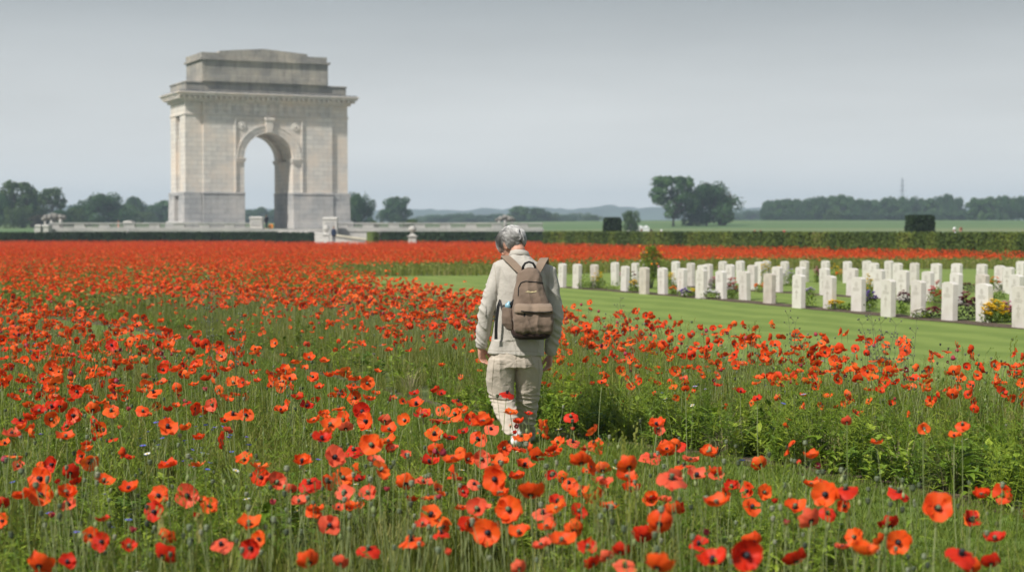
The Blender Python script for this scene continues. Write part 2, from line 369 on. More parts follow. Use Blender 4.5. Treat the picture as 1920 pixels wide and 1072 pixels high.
# ------------------------------------------------------------------ meadow plants: prototypes (kept outside the scene, only drawn through the stuff objects)
def petal(b, a0, span, Ln, th0, th1, rnd_, nr=4, na=4, blotch=True, ripple=0.1, M=None, pm=0):
    vs = []; fs = []; ms = []; ph = rnd_.uniform(0, 6.3)
    r = 0.0015; z = 0.0; prof = [(r, z)]
    for i in range(nr):
        th = th0 + (th1 - th0) * ((i + 0.5) / nr); r += sin(th) * Ln / nr; z += cos(th) * Ln / nr; prof.append((r, z))
    for i, (r, z) in enumerate(prof):
        t = i / nr
        for j in range(na + 1):
            s_ = -1 + 2 * j / na
            k = 1 - 0.20 * s_ * s_ * t + 0.055 * t * sin(6 * s_ + ph) + 0.03 * t * sin(13 * s_ + 2 * ph)
            a = a0 + s_ * span / 2 * (0.55 + 0.45 * min(1, t * 1.6))
            rp = ripple * Ln * t * t * (sin(4.2 * s_ + ph * 2) + .6 * sin(9 * s_ + ph))
            vs.append((r * k * cos(a), r * k * sin(a), z * k + rp))
    for i in range(nr):
        for j in range(na):
            q = i * (na + 1) + j; fs.append((q, q + 1, q + na + 2, q + na + 1)); ms.append(1 if (blotch and i == 0) else 0)
    base = len(b.v)
    if M is not None: vs = [tuple(M @ Vector(v)) for v in vs]
    b.v.extend(vs); b.t.extend([b.tint] * len(vs))
    for f, mi in zip(fs, ms): b.f.append(tuple(q + base for q in f)); b.m.append(pm if mi == 0 else 1)

FORMS = {  # th0, th1 (degrees from the flower axis), petal length, jitter, ripple
    'bowl': (88, 38, 0.052, 16, 0.13), 'wide': (80, 58, 0.054, 16, 0.17), 'cup': (95, 10, 0.052, 14, 0.11),
    'floppy': (75, 125, 0.052, 22, 0.12), 'ragged': (80, 60, 0.050, 42, 0.16), 'closing': (70, -10, 0.040, 8, 0.05)}
def flower(b, form, rnd_, M, lo=False, pm=0, size=1.0):
    t0, t1, Ln, jit, rip = FORMS[form]; n = 4; off = rnd_.uniform(0, 6.3)
    for k in range(n):
        if form == 'ragged' and k == 3 and rnd_.random() < 0.6: continue
        th1 = R(t1 + rnd_.uniform(-jit, jit))
        inner = (k % 2) * 0.06
        petal(b, off + k * 2 * pi / n + rnd_.uniform(-.15, .15), (2.9 if k % 2 == 0 else 2.2) * (.85 if lo else 1), Ln * size * rnd_.uniform(0.94, 1.08) * (1 - inner), R(t0), th1, rnd_, nr=(2 if lo else 5), na=(2 if lo else 8), blotch=not lo, ripple=rip, M=M, pm=pm)
def centre(b, M, lo=False):
    if lo: b.ball((0, 0, 0.006), (0.009, 0.009, 0.008), 5, 3, M, 1); return
    b.ball((0, 0, 0.008), (0.0065, 0.0065, 0.0095), 8, 5, M, 2)
    b.lathe([(0.0075, 0.016), (0.0075, 0.0185)], 8, M, 2)
    for k in range(18):
        a = k * 2.399; r = 0.009 + 0.003 * (k % 3) / 2
        b.add([M @ Vector((0.004 * cos(a), 0.004 * sin(a), 0.002)), M @ Vector((r * cos(a + .12), r * sin(a + .12), 0.013)), M @ Vector((r * cos(a - .12), r * sin(a - .12), 0.015))], [(0, 1, 2)], 1)
def stem_pts(h, dx, dy, k=6, sway=0.02, ph=0):
    return [(dx * (i / k) ** 1.6 + sway * sin(3 * i / k + ph), dy * (i / k) ** 1.6 + sway * cos(2.5 * i / k + ph) - sway * cos(ph), h * i / k) for i in range(k + 1)]
def head_matrix(p, tilt, az):
    return Matrix.Translation(p) @ Matrix.Rotation(az, 4, 'Z') @ Matrix.Rotation(tilt, 4, 'X')

def proto_collection(name, meshes):
    c = bpy.data.collections.new(name)
    for i, me in enumerate(meshes):
        o = bpy.data.objects.new('%s_%02d' % (name, i), me); c.objects.link(o)
    return c
def scatter(name, pts, col):
    """pts: (x, y, z, rx, ry, rz, scale, index) -> ONE object that draws the prototypes with geometry nodes"""
    n = len(pts); a = np.array(pts, dtype=np.float64)
    me = bpy.data.meshes.new(name); me.vertices.add(n); me.vertices.foreach_set('co', a[:, :3].ravel())
    q = me.attributes.new('rot', 'FLOAT_VECTOR', 'POINT'); q.data.foreach_set('vector', a[:, 3:6].ravel())
    q = me.attributes.new('scl', 'FLOAT', 'POINT'); q.data.foreach_set('value', a[:, 6])
    q = me.attributes.new('idx', 'INT', 'POINT'); q.data.foreach_set('value', a[:, 7].astype(np.int32))
    o = link(name, me)
    g = bpy.data.node_groups.new(name, 'GeometryNodeTree')
    g.interface.new_socket('Geometry', in_out='INPUT', socket_type='NodeSocketGeometry'); g.interface.new_socket('Geometry', in_out='OUTPUT', socket_type='NodeSocketGeometry')
    N = g.nodes.new; L = g.links.new
    gi = N('NodeGroupInput'); go = N('NodeGroupOutput'); ci = N('GeometryNodeCollectionInfo'); ci.inputs['Collection'].default_value = col
    ci.inputs['Separate Children'].default_value = True; ci.inputs['Reset Children'].default_value = True
    ip = N('GeometryNodeInstanceOnPoints'); ip.inputs['Pick Instance'].default_value = True
    def at(nm, ty):
        x = N('GeometryNodeInputNamedAttribute'); x.data_type = ty; x.inputs['Name'].default_value = nm; return x.outputs['Attribute']
    er = N('FunctionNodeEulerToRotation'); L(at('rot', 'FLOAT_VECTOR'), er.inputs[0])
    L(gi.outputs[0], ip.inputs['Points']); L(ci.outputs[0], ip.inputs['Instance']); L(er.outputs[0], ip.inputs['Rotation'])
    L(at('scl', 'FLOAT'), ip.inputs['Scale']); L(at('idx', 'INT'), ip.inputs['Instance Index']); L(ip.outputs[0], go.inputs[0])
    o.modifiers.new('scatter', 'NODES').node_group = g
    return o

rp = random.Random(11)
PM = [M_petal, M_blotch, M_pod, M_stem, M_pink]
protos = []
forms = ['bowl', 'wide', 'cup', 'floppy', 'bowl', 'ragged', 'cup', 'wide', 'bowl', 'closing', 'floppy', 'cup', 'ragged', 'wide']
for i, fm in enumerate(forms):
    b = MB(); h = rp.uniform(0.52, 0.68); b.tint = rp.random() * 0.1
    sp = stem_pts(h, rp.uniform(-.06, .06), rp.uniform(-.06, .06), 5, 0.015, rp.uniform(0, 6))
    b.tube(sp, [0.0022] * 6, 4, 3, cap=False)
    Mx = head_matrix(Vector(sp[-1]), R(rp.choice([8, 25, 40, 60, 75])), rp.uniform(0, 6.3))
    flower(b, fm, rp, Mx, pm=(4 if fm == 'closing' else 0)); centre(b, Mx)
    protos.append(b.mesh('poppy_plant', PM, smooth=True))
C_poppy = proto_collection('poppy_variant', protos); NP = len(protos)

protos = []
for i in range(8):
    b = MB(); h = rp.uniform(0.42, 0.64)
    if i < 6:
        sp = stem_pts(h, rp.uniform(-.05, .05), rp.uniform(-.05, .05), 4, 0.02, rp.uniform(0, 6)); s_ = rp.uniform(0.8, 1.2)
        b.tube(sp, 0.0016, 3, 3, cap=False)
        b.lathe([(0.002, 0), (0.0075 * s_, 0.006), (0.0095 * s_, 0.014), (0.0085 * s_, 0.02), (0.010 * s_, 0.0215), (0.002, 0.024)], 7, Matrix.Translation(sp[-1]), 2)
    else:   # nodding bud
        sp = stem_pts(h, 0.03, 0.02, 4, 0.02, i) ; t = Vector(sp[-1]); sp += [t + Vector((0.012, 0, 0.012)), t + Vector((0.026, 0, 0.0)), t + Vector((0.03, 0, -0.02))]
        b.tube(sp, 0.0016, 3, 3, cap=False); b.ball(t + Vector((0.03, 0, -0.033)), (0.008, 0.008, 0.014), 6, 5, None, 3)
    protos.append(b.mesh('poppy_seed_head', PM, smooth=True))
C_pod = proto_collection('seed_head_variant', protos)

def blade(b, x, y, az, h, lean, wd, k=3, droop=0.0):
    u = Vector((cos(az), sin(az), 0)); v_ = Vector((-sin(az), cos(az), 0)); vs = []
    for i in range(k + 1):
        t = i / k; c = Vector((x, y, 0)) + u * (lean * t * t) + Vector((0, 0, h * t - droop * t ** 3)); ww = wd * (1 - t ** 1.5) + 0.0004
        vs += [c - v_ * ww, c + v_ * ww]
    b.add(vs, [(2 * i, 2 * i + 1, 2 * i + 3, 2 * i + 2) for i in range(k)], 0)
protos = []
for i in range(7):                      # 0-4 grass and stem tufts, 5-6 seeding grasses
    b = MB()
    for k in range(34 if i < 5 else 22):
        a = rp.uniform(0, 6.3); r = rp.uniform(0, 0.11); b.tint = rp.random() ** 1.4 * 0.85
        hh = rp.uniform(0.18, 0.48) * (1.0 if i < 5 else 1.2)
        blade(b, r * cos(a), r * sin(a), rp.uniform(0, 6.3), hh, rp.uniform(0.0, 0.30), (rp.uniform(0.001, 0.003) if rp.random() < .7 else rp.uniform(.003, .0065)), 4, rp.uniform(0, .16))
    if i >= 5:
        for k in range(5):
            a = rp.uniform(0, 6.3); r = rp.uniform(0, .08); hh = rp.uniform(0.5, 0.68); b.tint = 0.3
            sp = stem_pts(hh, rp.uniform(-.1, .1), rp.uniform(-.1, .1), 4); b.tube([(p[0] + r * cos(a), p[1] + r * sin(a), p[2]) for p in sp], 0.001, 3, 0, cap=False)
            t = sp[-1]
            for q in range(8): b.quad((t[0] + r * cos(a) + rp.uniform(-.012, .012), t[1] + r * sin(a) + rp.uniform(-.012, .012), t[2] - q * .014), (.004, 0, .002), (0, .001, .007), 0)
    protos.append(b.mesh('grass_tuft', [M_grass], recalc=False))
C_tuft = proto_collection('tuft_variant', protos)

def leaf(b, base, az, el, Ln, wd, lobes=0, curl=0.4, mi=0):
    u = Vector((cos(az) * cos(el), sin(az) * cos(el), sin(el))); s_ = Vector((-sin(az), cos(az), 0)); vs = []; k = 6
    base = Vector(base)
    for i in range(k + 1):
        t = i / k; c = base + u * (Ln * t) + Vector((0, 0, -curl * Ln * t * t))
        ww = wd * sin(pi * (0.08 + 0.92 * t) ** 0.8) * (1 - .25 * t)
        if lobes: ww *= (1.25 if i % 2 else 0.5)
        up = Vector((0, 0, wd * 0.25))
        vs += [c - s_ * ww + up, c, c + s_ * ww + up]
    fs = []
    for i in range(k): fs += [(3 * i, 3 * i + 1, 3 * i + 4, 3 * i + 3), (3 * i + 1, 3 * i + 2, 3 * i + 5, 3 * i + 4)]
    b.add(vs, fs, mi)
def leafy(seed, n=45, h=0.32, L0=0.12, wd=0.02, lobes=0, spread=0.10):
    r_ = random.Random(seed); b = MB()
    ns = max(3, n // 9)
    for s_ in range(ns):
        a = r_.uniform(0, 6.3); rr = r_.uniform(0, spread); hh = h * r_.uniform(0.5, 1.1); lx, ly = r_.uniform(-.08, .08), r_.uniform(-.08, .08)
        b.tint = r_.random() * .3
        b.tube([(rr * cos(a) + lx * t, rr * sin(a) + ly * t, hh * t) for t in (0, .5, 1)], [0.003, .002, .001], 4, 0, cap=False)
        for k in range(n // ns):
            t = r_.uniform(0.08, 1.0)
            leaf(b, (rr * cos(a) + lx * t, rr * sin(a) + ly * t, hh * t), r_.uniform(0, 6.3), r_.uniform(0.1, 1.0), L0 * r_.uniform(.6, 1.2) * (1.15 - .5 * t), wd * r_.uniform(.6, 1.2), lobes, r_.uniform(.1, .7))
    return b
protos = [leafy(5, 50, .34, .12, .014, 1).mesh('leafy', [M_leaf]), leafy(6, 40, .28, .15, .024, 1).mesh('leafy', [M_leaf]), leafy(7, 60, .42, .10, .010, 0).mesh('leafy', [M_leaf]),
          leafy(8, 45, .22, .14, .030, 0, .13).mesh('leafy', [M_leaf]), leafy(9, 60, .38, .07, .016, 0).mesh('leafy', [M_leaf])]
LEAFY = list(protos)
for sd in (3, 4):
    r_ = random.Random(sd); b = MB()
    for k in range(5):
        h = r_.uniform(.35, .62); sp = stem_pts(h, r_.uniform(-.12, .12), r_.uniform(-.12, .12), 6, .02, k); b.tint = r_.uniform(.5, .9); b.tube(sp, [.0022 - .0002 * i for i in range(7)], 4, 0, cap=False)
        for q in range(2, 7):
            for _ in range(3):
                a = r_.uniform(0, 6.3); p = Vector(sp[q]); e = p + Vector((cos(a) * .06, sin(a) * .06, .05)); b.tube([p, e], .001, 3, 0, cap=False); b.ball(e, .005, 4, 3, None, 0)
                if q < 5: leaf(b, p, a + 1, .5, .07, .007, 1, .5)
    protos.append(b.mesh('branching', [M_leaf]))
C_leafy = proto_collection('leafy_variant', protos)

# far patches, 1.2 m wide: flowers and foliage in one mesh, little detail because they are 30 m away and more
def patch(nf, seed, nb=70):
    r_ = random.Random(seed); b = MB()
    for k in range(nb):
        b.tint = r_.random(); x, y = r_.uniform(-.62, .62), r_.uniform(-.62, .62)
        a = r_.uniform(0, 6.3); h = r_.uniform(.2, .52); wd = r_.uniform(.008, .022)
        b.add([(x - wd * cos(a), y - wd * sin(a), 0), (x + wd * cos(a), y + wd * sin(a), 0), (x + .03 * sin(a), y, h)], [(0, 1, 2)], 3)
    for k in range(int(nb * .8)):
        b.tint = r_.random(); x, y = r_.uniform(-.62, .62), r_.uniform(-.62, .62)
        leaf_c = (x, y, r_.uniform(.1, .42)); v1 = Vector((r_.uniform(-1, 1), r_.uniform(-1, 1), r_.uniform(-.3, .8))).normalized() * .045; v2 = Vector((r_.uniform(-1, 1), r_.uniform(-1, 1), r_.uniform(-1, 1))).normalized() * .02
        b.quad(leaf_c, v1, v2, 3)
    for k in range(nf):
        b.tint = r_.random(); Mx = head_matrix(Vector((r_.uniform(-.6, .6), r_.uniform(-.6, .6), r_.uniform(.42, .70))), R(r_.uniform(5, 85)), r_.uniform(0, 6.3))
        flower(b, r_.choice(['bowl', 'cup', 'wide', 'bowl', 'floppy']), r_, Mx, lo=True, size=r_.uniform(.8, 1.1))
        if r_.random() < .5: centre(b, Mx, True)
    return b.mesh('far_poppy_patch', [M_petal, M_blotch, M_pod, M_grass], smooth=False)
C_patch = proto_collection('patch_variant', [patch(n_, 40 + i) for i, n_ in enumerate((0, 3, 7, 11, 15, 20))])
mow = []
for i in range(4):
    b = MB()
    for k in range(22):
        b.tint = rp.random() * .5; blade(b, rp.uniform(-.045, .045), rp.uniform(-.045, .045), rp.uniform(0, 6.3), rp.uniform(.018, .045), rp.uniform(.004, .03), rp.uniform(.0010, .0022), 2)
    mow.append(b.mesh('turf', [M_mown], recalc=False))
C_mow = proto_collection('turf_variant', mow)

# ------------------------------------------------------------------ scatter
rs = random.Random(5)
def clump(x, y, s=0.55, o=0.0): return noise.fractal(Vector((x * s + o, y * s - o, o)), 1.0, 2.0, 3)    # about -0.8 .. 0.8
def in_bed(x, y, m=0.0):
    return not inside(POLY_PATH, x, y) and not inside(POLY_LAWN, x, y)
def zone_density(x, y):
    """relative poppy density"""
    d = 1.0; px = 960 + x / y * F
    dp = dist_line(path_far, x, y)
    past = y > 5 and not side_near(x, y)
    if past: d *= .25 + .75 * sstep(0.1, 1.2, dp)                       # the far side of the path starts with weeds
    c = clump(x, y, 0.6 if y < 40 else 0.16, 3.0)
    d *= max(0.16, min(1.25, 0.86 + 1.5 * c))
    if past and px > 1250 and y < 18: d *= 1.6
    if y < 11 and px < 640: d *= 0.65 + 0.2 * (y > 9)
    if y < 14 and 250 < px < 520 and 10 < y: d *= .7
    return d
def side_near(x, y):
    """True on the camera's side of the path"""
    best = None
    for (ax, ay), (bx, by) in zip(path_near, path_near[1:]):
        if by >= ay and ay <= y <= by: return x < ax + (bx - ax) * (y - ay) / (by - ay)
    return y < 5.6 or (x < -13.9)
def edge_k(x, y):
    """plants stay low at the edge of the bed and grow taller inside it"""
    return .58 + .42 * sstep(.05, 1.5, dist_line(path_far, x, y)) if not side_near(x, y) else 1.0
poppies = []; pods = []; tufts = []; leaves = []; turf = []; patches = []
def sample(y0, y1, dens, margin=0.33):
    """uniform random points of the view wedge"""
    area = margin * (y1 * y1 - y0 * y0)
    for _ in range(int(area * dens)):
        y = math.sqrt(rs.uniform(y0 * y0, y1 * y1)); yield rs.uniform(-margin, margin) * y, y
for x, y in sample(12.0, 34, 30):
    if in_bed(x, y) and rs.random() < zone_density(x, y) * .8:
        if y < 12.2 and side_near(x, y): continue
        if rs.random() < .12: continue
        poppies.append((x, y, 0, rs.uniform(-.2, .2), rs.uniform(-.2, .2), rs.uniform(0, 6.3), rs.uniform(.72, 1.12) * edge_k(x, y), rs.randrange(NP)))
near_cand = [(x, y) for x, y in sample(4.6, 12.0, 16) if in_bed(x, y) and rs.random() < zone_density(x, y) * .8]
rs2 = random.Random(4)
for x, y in near_cand:
    if y > 6.9 and side_near(x, y) and rs2.random() < .55:
        poppies.append((x, y, 0, rs2.uniform(-.2, .2), rs2.uniform(-.2, .2), rs2.uniform(0, 6.3), rs2.uniform(.75, 1.05), rs2.randrange(NP)))
for x, y in sample(4.2, 34, 15):
    if in_bed(x, y) and (y > 8.2) and rs.random() < .35 + .6 * min(1, zone_density(x, y)):
        pods.append((x, y, 0, rs.uniform(-.12, .12), rs.uniform(-.12, .12), rs.uniform(0, 6.3), rs.uniform(.75, 1.12) * edge_k(x, y), rs.randrange(8)))
for x, y in sample(3.8, 15, 47, .36):
    if not side_near(x, y) and x > -1 and dist_line(path_far, x, y) < 1.4 and rs.random() < .45: continue
    if side_near(x, y) and dist_line(path_near, x, y) < .8 and rs.random() < .5: continue
    if in_bed(x, y):
        s_ = (rs.uniform(.55, 1.0) * (edge_k(x, y) - .12) if not side_near(x, y) else rs.uniform(.5, .9)) * max(.45, 1.0 + .75 * clump(x, y, 1.3, 7))
        tufts.append((x, y, 0, 0, 0, rs.uniform(0, 6.3), s_, rs.choice([0, 1, 2, 3, 4, 0, 1, 2, 3, 4, 5, 6])))
for x, y in sample(15, 34, 30):
    if in_bed(x, y): tufts.append((x, y, 0, 0, 0, rs.uniform(0, 6.3), rs.uniform(.6, .98) * edge_k(x, y), rs.randrange(6)))
for x, y in sample(3.8, 16, 36, .36):
    c = clump(x, y, .8, 20); e = dist_line(path_far, x, y)
    if in_bed(x, y) and (c > -.08 or e < 1.5):
        leaves.append((x, y, 0, 0, 0, rs.uniform(0, 6.3), rs.uniform(.55, 1.2) * (1.0 if e < 1.2 else .9), rs.randrange(7)))
for x, y in sample(16, 34, 5):
    if in_bed(x, y) and clump(x, y, .8, 20) > .0: leaves.append((x, y, 0, 0, 0, rs.uniform(0, 6.3), rs.uniform(.6, 1.1), rs.randrange(5)))
for x, y in sample(6.0, 26, 330, .34):
    if inside(POLY_PATH, x, y): turf.append((x, y, 0.012, 0, 0, rs.uniform(0, 6.3), rs.uniform(.7, 1.3) * (1 + .03 * max(0, y - 10)), rs.randrange(4)))
g = 1.0; yy = 33.5
while yy < 168:
    xx = -0.36 * yy
    while xx < 0.36 * yy:
        x, y = xx + rs.uniform(-.3, .3), yy + rs.uniform(-.3, .3)
        if in_bed(x, y):
            edge = (y > 58 and min(dist_line([(-6.4, 62), (-5.3, 63), (0.8, 65), (5, 69), (10, 74), (22, 75)], x, y), 9) < (1.6 if x > 1 else 1.1))
            c = clump(x, y, .14, 9) + .5 * clump(x, y, .6, 2)
            k = 4.1 + 2.4 * c + (0.8 if y > 70 else 0); k = int(max(0, min(5, round(k + rs.uniform(-.7, .7)))))
            if edge: k = min(k, rs.choice([0, 0, 1]))
            hills_ = not (y > 150 and -23 < x < -12)
            if hills_: patches.append((x, y, 0, 0, 0, rs.choice([0, pi / 2, pi, -pi / 2]) + rs.uniform(-.3, .3), rs.uniform(.88, 1.1), k))
        xx += g
    yy += g
leaves = [q for q in leaves if not (q[7] > 4 and abs(q[0]) < .16 and 9 < q[1] < 13.2)]
tufts = [q for q in tufts if not (q[7] > 4 and abs(q[0]) < .2 and 9 < q[1] < 13.2)]
stuff(scatter('poppy_field', poppies, C_poppy), 'red field poppies in the middle distance on both sides of the grass path', 'poppies')
stuff(scatter('distant_poppy_field', patches, C_patch), 'mass of orange red poppies stretching to the clipped hedges', 'poppies')
stuff(scatter('meadow_grass', tufts, C_tuft), 'tall thin wild grass and stems between the poppies', 'grass')
stuff(scatter('meadow_foliage', leaves, C_leafy), 'low leafy ground cover among the poppies', 'foliage')
stuff(scatter('mown_grass', turf, C_mow), 'short mown turf of the winding path', 'grass')
stuff(scatter('seed_heads', pods, C_pod), 'small seed heads and buds on thin stems all over the meadow', 'seed heads')
# ------------------------------------------------------------------ poppies near the camera: one object each
def fixed_petal(name, lo, hi):
    return mat(name, rough=0.55, spec=0.3, nscale=28, trans=0.36, ramp=[(0, lo), (1, hi)], bump=0.6, bscale=70, bdist=0.004, tint=True, rnd=0.45)
HEROCOL = {'orange': fixed_petal('orange_red_petal', (0.80, 0.055, 0.007), (0.92, 0.150, 0.014)), 'scarlet': fixed_petal('scarlet_petal', (0.55, 0.014, 0.006), (0.78, 0.042, 0.008)),
           'coral': fixed_petal('coral_petal', (0.78, 0.08, 0.035), (0.88, 0.17, 0.075)), 'pink': fixed_petal('dusky_pink_petal', (0.42, 0.03, 0.06), (0.66, 0.12, 0.14))}
M_podn = [mat('pod_green', (0.13, 0.17, 0.09), 0.7, var=0.3, nscale=60), mat('pod_dark', (0.03, 0.03, 0.035), 0.6)]
rh = random.Random(77)
hero_mesh = {}
for fm in FORMS:
    for cn, m_ in HEROCOL.items():
        for v_ in range(2):
            b = MB(); flower(b, fm, rh, Matrix.Identity(4), pm=0)
            if fm != 'closing':
                for k in range(22):
                    a = k * 2.399; r = 0.0095 + 0.003 * (k % 3) / 2
                    b.add([Vector((0.004 * cos(a), 0.004 * sin(a), 0.002)), Vector((r * cos(a + .12), r * sin(a + .12), 0.013)), Vector((r * cos(a - .12), r * sin(a - .12), 0.015))], [(0, 1, 2)], 1)
            hero_mesh[fm, cn, v_] = b.mesh('flower_head', [m_, M_blotch], smooth=True)
pod_mesh = []
for m_ in M_podn:
    b = MB(); b.ball((0, 0, 0.009), (0.0075, 0.0075, 0.0105), 10, 6); b.lathe([(0.0085, 0.0175), (0.0085, 0.0205)], 10); pod_mesh.append(b.mesh('seed_pod', m_, smooth=True))
stem_mesh = []
for i in range(6):
    b = MB(); dx, dy = rh.uniform(-.07, .07), rh.uniform(-.07, .07); sp = stem_pts(1.0, dx, dy, 8, 0.015, rh.uniform(0, 6)); b.tube(sp, 0.0024, 5, cap=False)
    stem_mesh.append((b.mesh('stem', M_stem, smooth=True), sp[-1]))
FT = {'f': ('wide', 'wide open'), 'b': ('bowl', 'bowl shaped'), 'c': ('cup', 'cup shaped'),
      'd': ('floppy', 'drooping'), 'r': ('ragged', 'ragged'), 't': ('bowl', 'turned away'), 'p': ('closing', 'half closed')}
CN = {'o': 'orange', 's': 'scarlet', 'c': 'coral', 'p': 'pink'}
CW = {'orange': 'orange red', 'scarlet': 'deep scarlet', 'coral': 'pale coral', 'pink': 'dusky pink'}
hero_xy = []; seen_lab = set()
n_hero = 0
def hero(px, py, wd, kind, col, quiet=False):
    """one poppy whose head stands where the photograph has it; its height, distance and size follow from a natural flower"""
    global n_hero
    d0 = F * 0.093 / max(wd, 8); z = min(0.74, max(0.50, EYE - (py - HZ) / F * d0 + rh.uniform(-.03, .03)))
    d = (EYE - z) * F / (py - HZ)
    for _ in range(8):
        if inside(POLY_PATH, X(px, d), d) and z < 0.84: z += 0.03; d = (EYE - z) * F / (py - HZ)
    if d < 4.6: return
    x = X(px, d); size = 1.1 * min(1.3, max(0.62, wd * d / F / 0.093))
    form, words_ = FT[kind]; cn = CN[col]
    sm, top = rh.choice(stem_mesh)
    bx, by = x - top[0], d - top[1]
    lab = '%s %s poppy, %s' % (CW[cn], words_, place(px, py))
    for q in ((0, 11), (19.3, 0), (0, -11), (-19.3, 0), (19.3, 11), (-19.3, -11)):
        if lab in seen_lab: lab = '%s %s poppy, %s' % (CW[cn], words_, place(px + q[0], py + q[1]))
    seen_lab.add(lab)
    e = thing('poppy', lab, 'poppy', (bx, by, 0), 0, 'poppies standing nearest to the camera')
    st = link('stem', sm, e, scale=(1, 1, z))
    toward = {'f': rh.uniform(62, 80), 'b': rh.uniform(0, 26), 'c': rh.uniform(0, 30), 'd': rh.uniform(10, 50), 'r': rh.uniform(20, 70), 't': -rh.uniform(40, 75), 'p': rh.uniform(-15, 25)}[kind]
    # leaning towards the camera is a turn about +x
    M = Matrix.Rotation(rh.uniform(-.6, .6), 4, 'Z') @ Matrix.Rotation(R(toward), 4, 'X') @ Matrix.Rotation(rh.uniform(-.25, .25), 4, 'Y') @ Matrix.Rotation(rh.uniform(0, 6.3), 4, 'Z')
    h = link('flower_head', hero_mesh[form, cn, rh.randrange(2)], e, (top[0], top[1], z), M.to_euler(), size)
    if kind not in 'pt': link('seed_pod', rh.choice(pod_mesh), h)
    hero_xy.append((x, d)); n_hero += 1
def heroes(ox, oy, sc, txt):
    for q in txt.split(';'):
        q = q.split()
        if not q: continue
        hero(ox + float(q[0]) / sc, oy + float(q[1]) / sc, float(q[2]) / sc, q[3][0], q[3][1])
heroes(0, 760, 3.2, '232 445 120 fo;232 545 130 fo;130 560 130 co;382 545 140 co;405 605 100 rc;308 360 95 fs;410 410 100 ts;610 465 110 bo;768 515 120 bo;945 548 105 ro;1115 548 125 fc;'
       '1195 580 60 co;1250 610 90 ro;920 645 110 fs;605 700 90 bs;525 790 90 fo;600 825 100 fs;758 860 105 rs;975 810 120 to;960 915 150 ts;1320 850 120 dc;1485 725 130 bo;1550 810 90 fo;1500 865 120 fs;'
       '1850 955 140 to;1650 470 120 rc;1740 515 75 tc;1850 475 120 ds;1790 590 100 bc;1880 645 90 do;215 975 150 to;390 955 110 rs;340 475 55 ps;450 470 70 ts;292 680 50 pp;780 770 50 pp;1165 680 40 ps;1625 600 60 pp;'
       '60 185 110 bc;20 235 70 bo;385 200 105 bo;585 150 85 fo;110 95 80 ds;225 45 90 bs;435 65 80 fo;550 30 85 to;660 40 90 do;765 32 60 pp;850 40 70 do;1000 135 105 ro;1190 205 80 co;1360 160 65 tc;1345 100 70 co;'
       '395 130 75 rs;95 370 80 rc;710 145 60 pc;1810 350 120 co;765 325 60 bs;560 215 60 ps;0 600 60 ts;5 700 60 fo;10 350 30 ps')
heroes(1200, 760, 2.667, '85 105 85 bo;60 262 90 dc;140 235 90 co;200 205 65 ds;255 285 85 bc;345 250 95 bo;610 300 85 to;160 375 130 dc;285 360 100 rc;385 352 75 rc;465 412 75 rs;390 505 125 bo;625 438 70 fo;565 515 90 ro;'
       '60 470 70 fo;128 480 60 bc;680 495 30 ps;780 518 100 bo;935 450 115 fo;1035 425 115 ds;860 410 90 bo;1300 440 105 ds;1497 520 125 fo;1660 580 105 rs;175 545 100 to;100 600 130 to;30 660 90 ts;865 585 120 tc;'
       '945 545 80 ds;1300 690 110 fo;1215 690 80 to;1262 610 100 ts;1085 665 80 fo;1020 722 60 bc;1130 750 150 co;1790 680 100 bs;1620 755 140 ds;1770 800 95 ts;535 755 150 fs;575 690 90 to;300 705 95 rs;370 790 140 bs;790 790 120 ts;'
       '90 820 150 to;390 760 45 pc;340 655 45 pp;740 605 50 pp;1670 820 90 to;1040 85 35 tc;1190 195 40 bo;1580 160 60 bo;1620 100 65 do;1425 120 60 ro;800 300 60 pc')
heroes(560, 780, 3.67, '105 45 100 bo;185 20 70 bo;215 75 130 bo;320 90 100 tc;305 30 100 fo;465 40 115 fo;590 35 85 tc;620 105 105 bo;155 170 135 bs;375 240 110 ds;500 205 140 fo;620 185 105 bo;240 290 135 fc;515 325 120 bc;30 325 110 bo;'
       '735 275 80 rc;645 235 80 bc;850 10 105 bs;960 60 80 pc;930 130 110 ro;1035 165 95 bs;1020 55 60 bo;1090 20 60 do;1180 30 80 fs;1265 60 135 bo;1325 95 90 dc;1135 118 75 bs;1235 165 110 ro;1410 225 90 fo;940 250 105 to;895 330 125 bs;1065 320 150 bo;'
       '1260 300 110 fc;1365 310 120 bo;300 430 125 ro;80 470 120 ds;35 500 80 bo;310 530 110 dc;415 448 60 bs;475 540 120 rc;605 525 60 pp;735 475 135 to;855 465 110 rc;965 578 60 pp;1350 440 150 fo;1205 475 80 dc;1130 525 80 rs;'
       '1400 545 100 bo;1440 650 160 fo;1230 650 150 rc;1130 650 100 bo;1160 770 150 rs;1305 810 160 fo;900 690 150 ro;850 760 110 bc;980 820 110 ds;770 870 150 do;475 930 150 ds;110 665 130 bo;205 765 140 rc;270 645 90 bc;345 645 80 bo;65 1010 130 ts;280 1025 100 tc;1025 965 55 pc;30 590 60 tc')
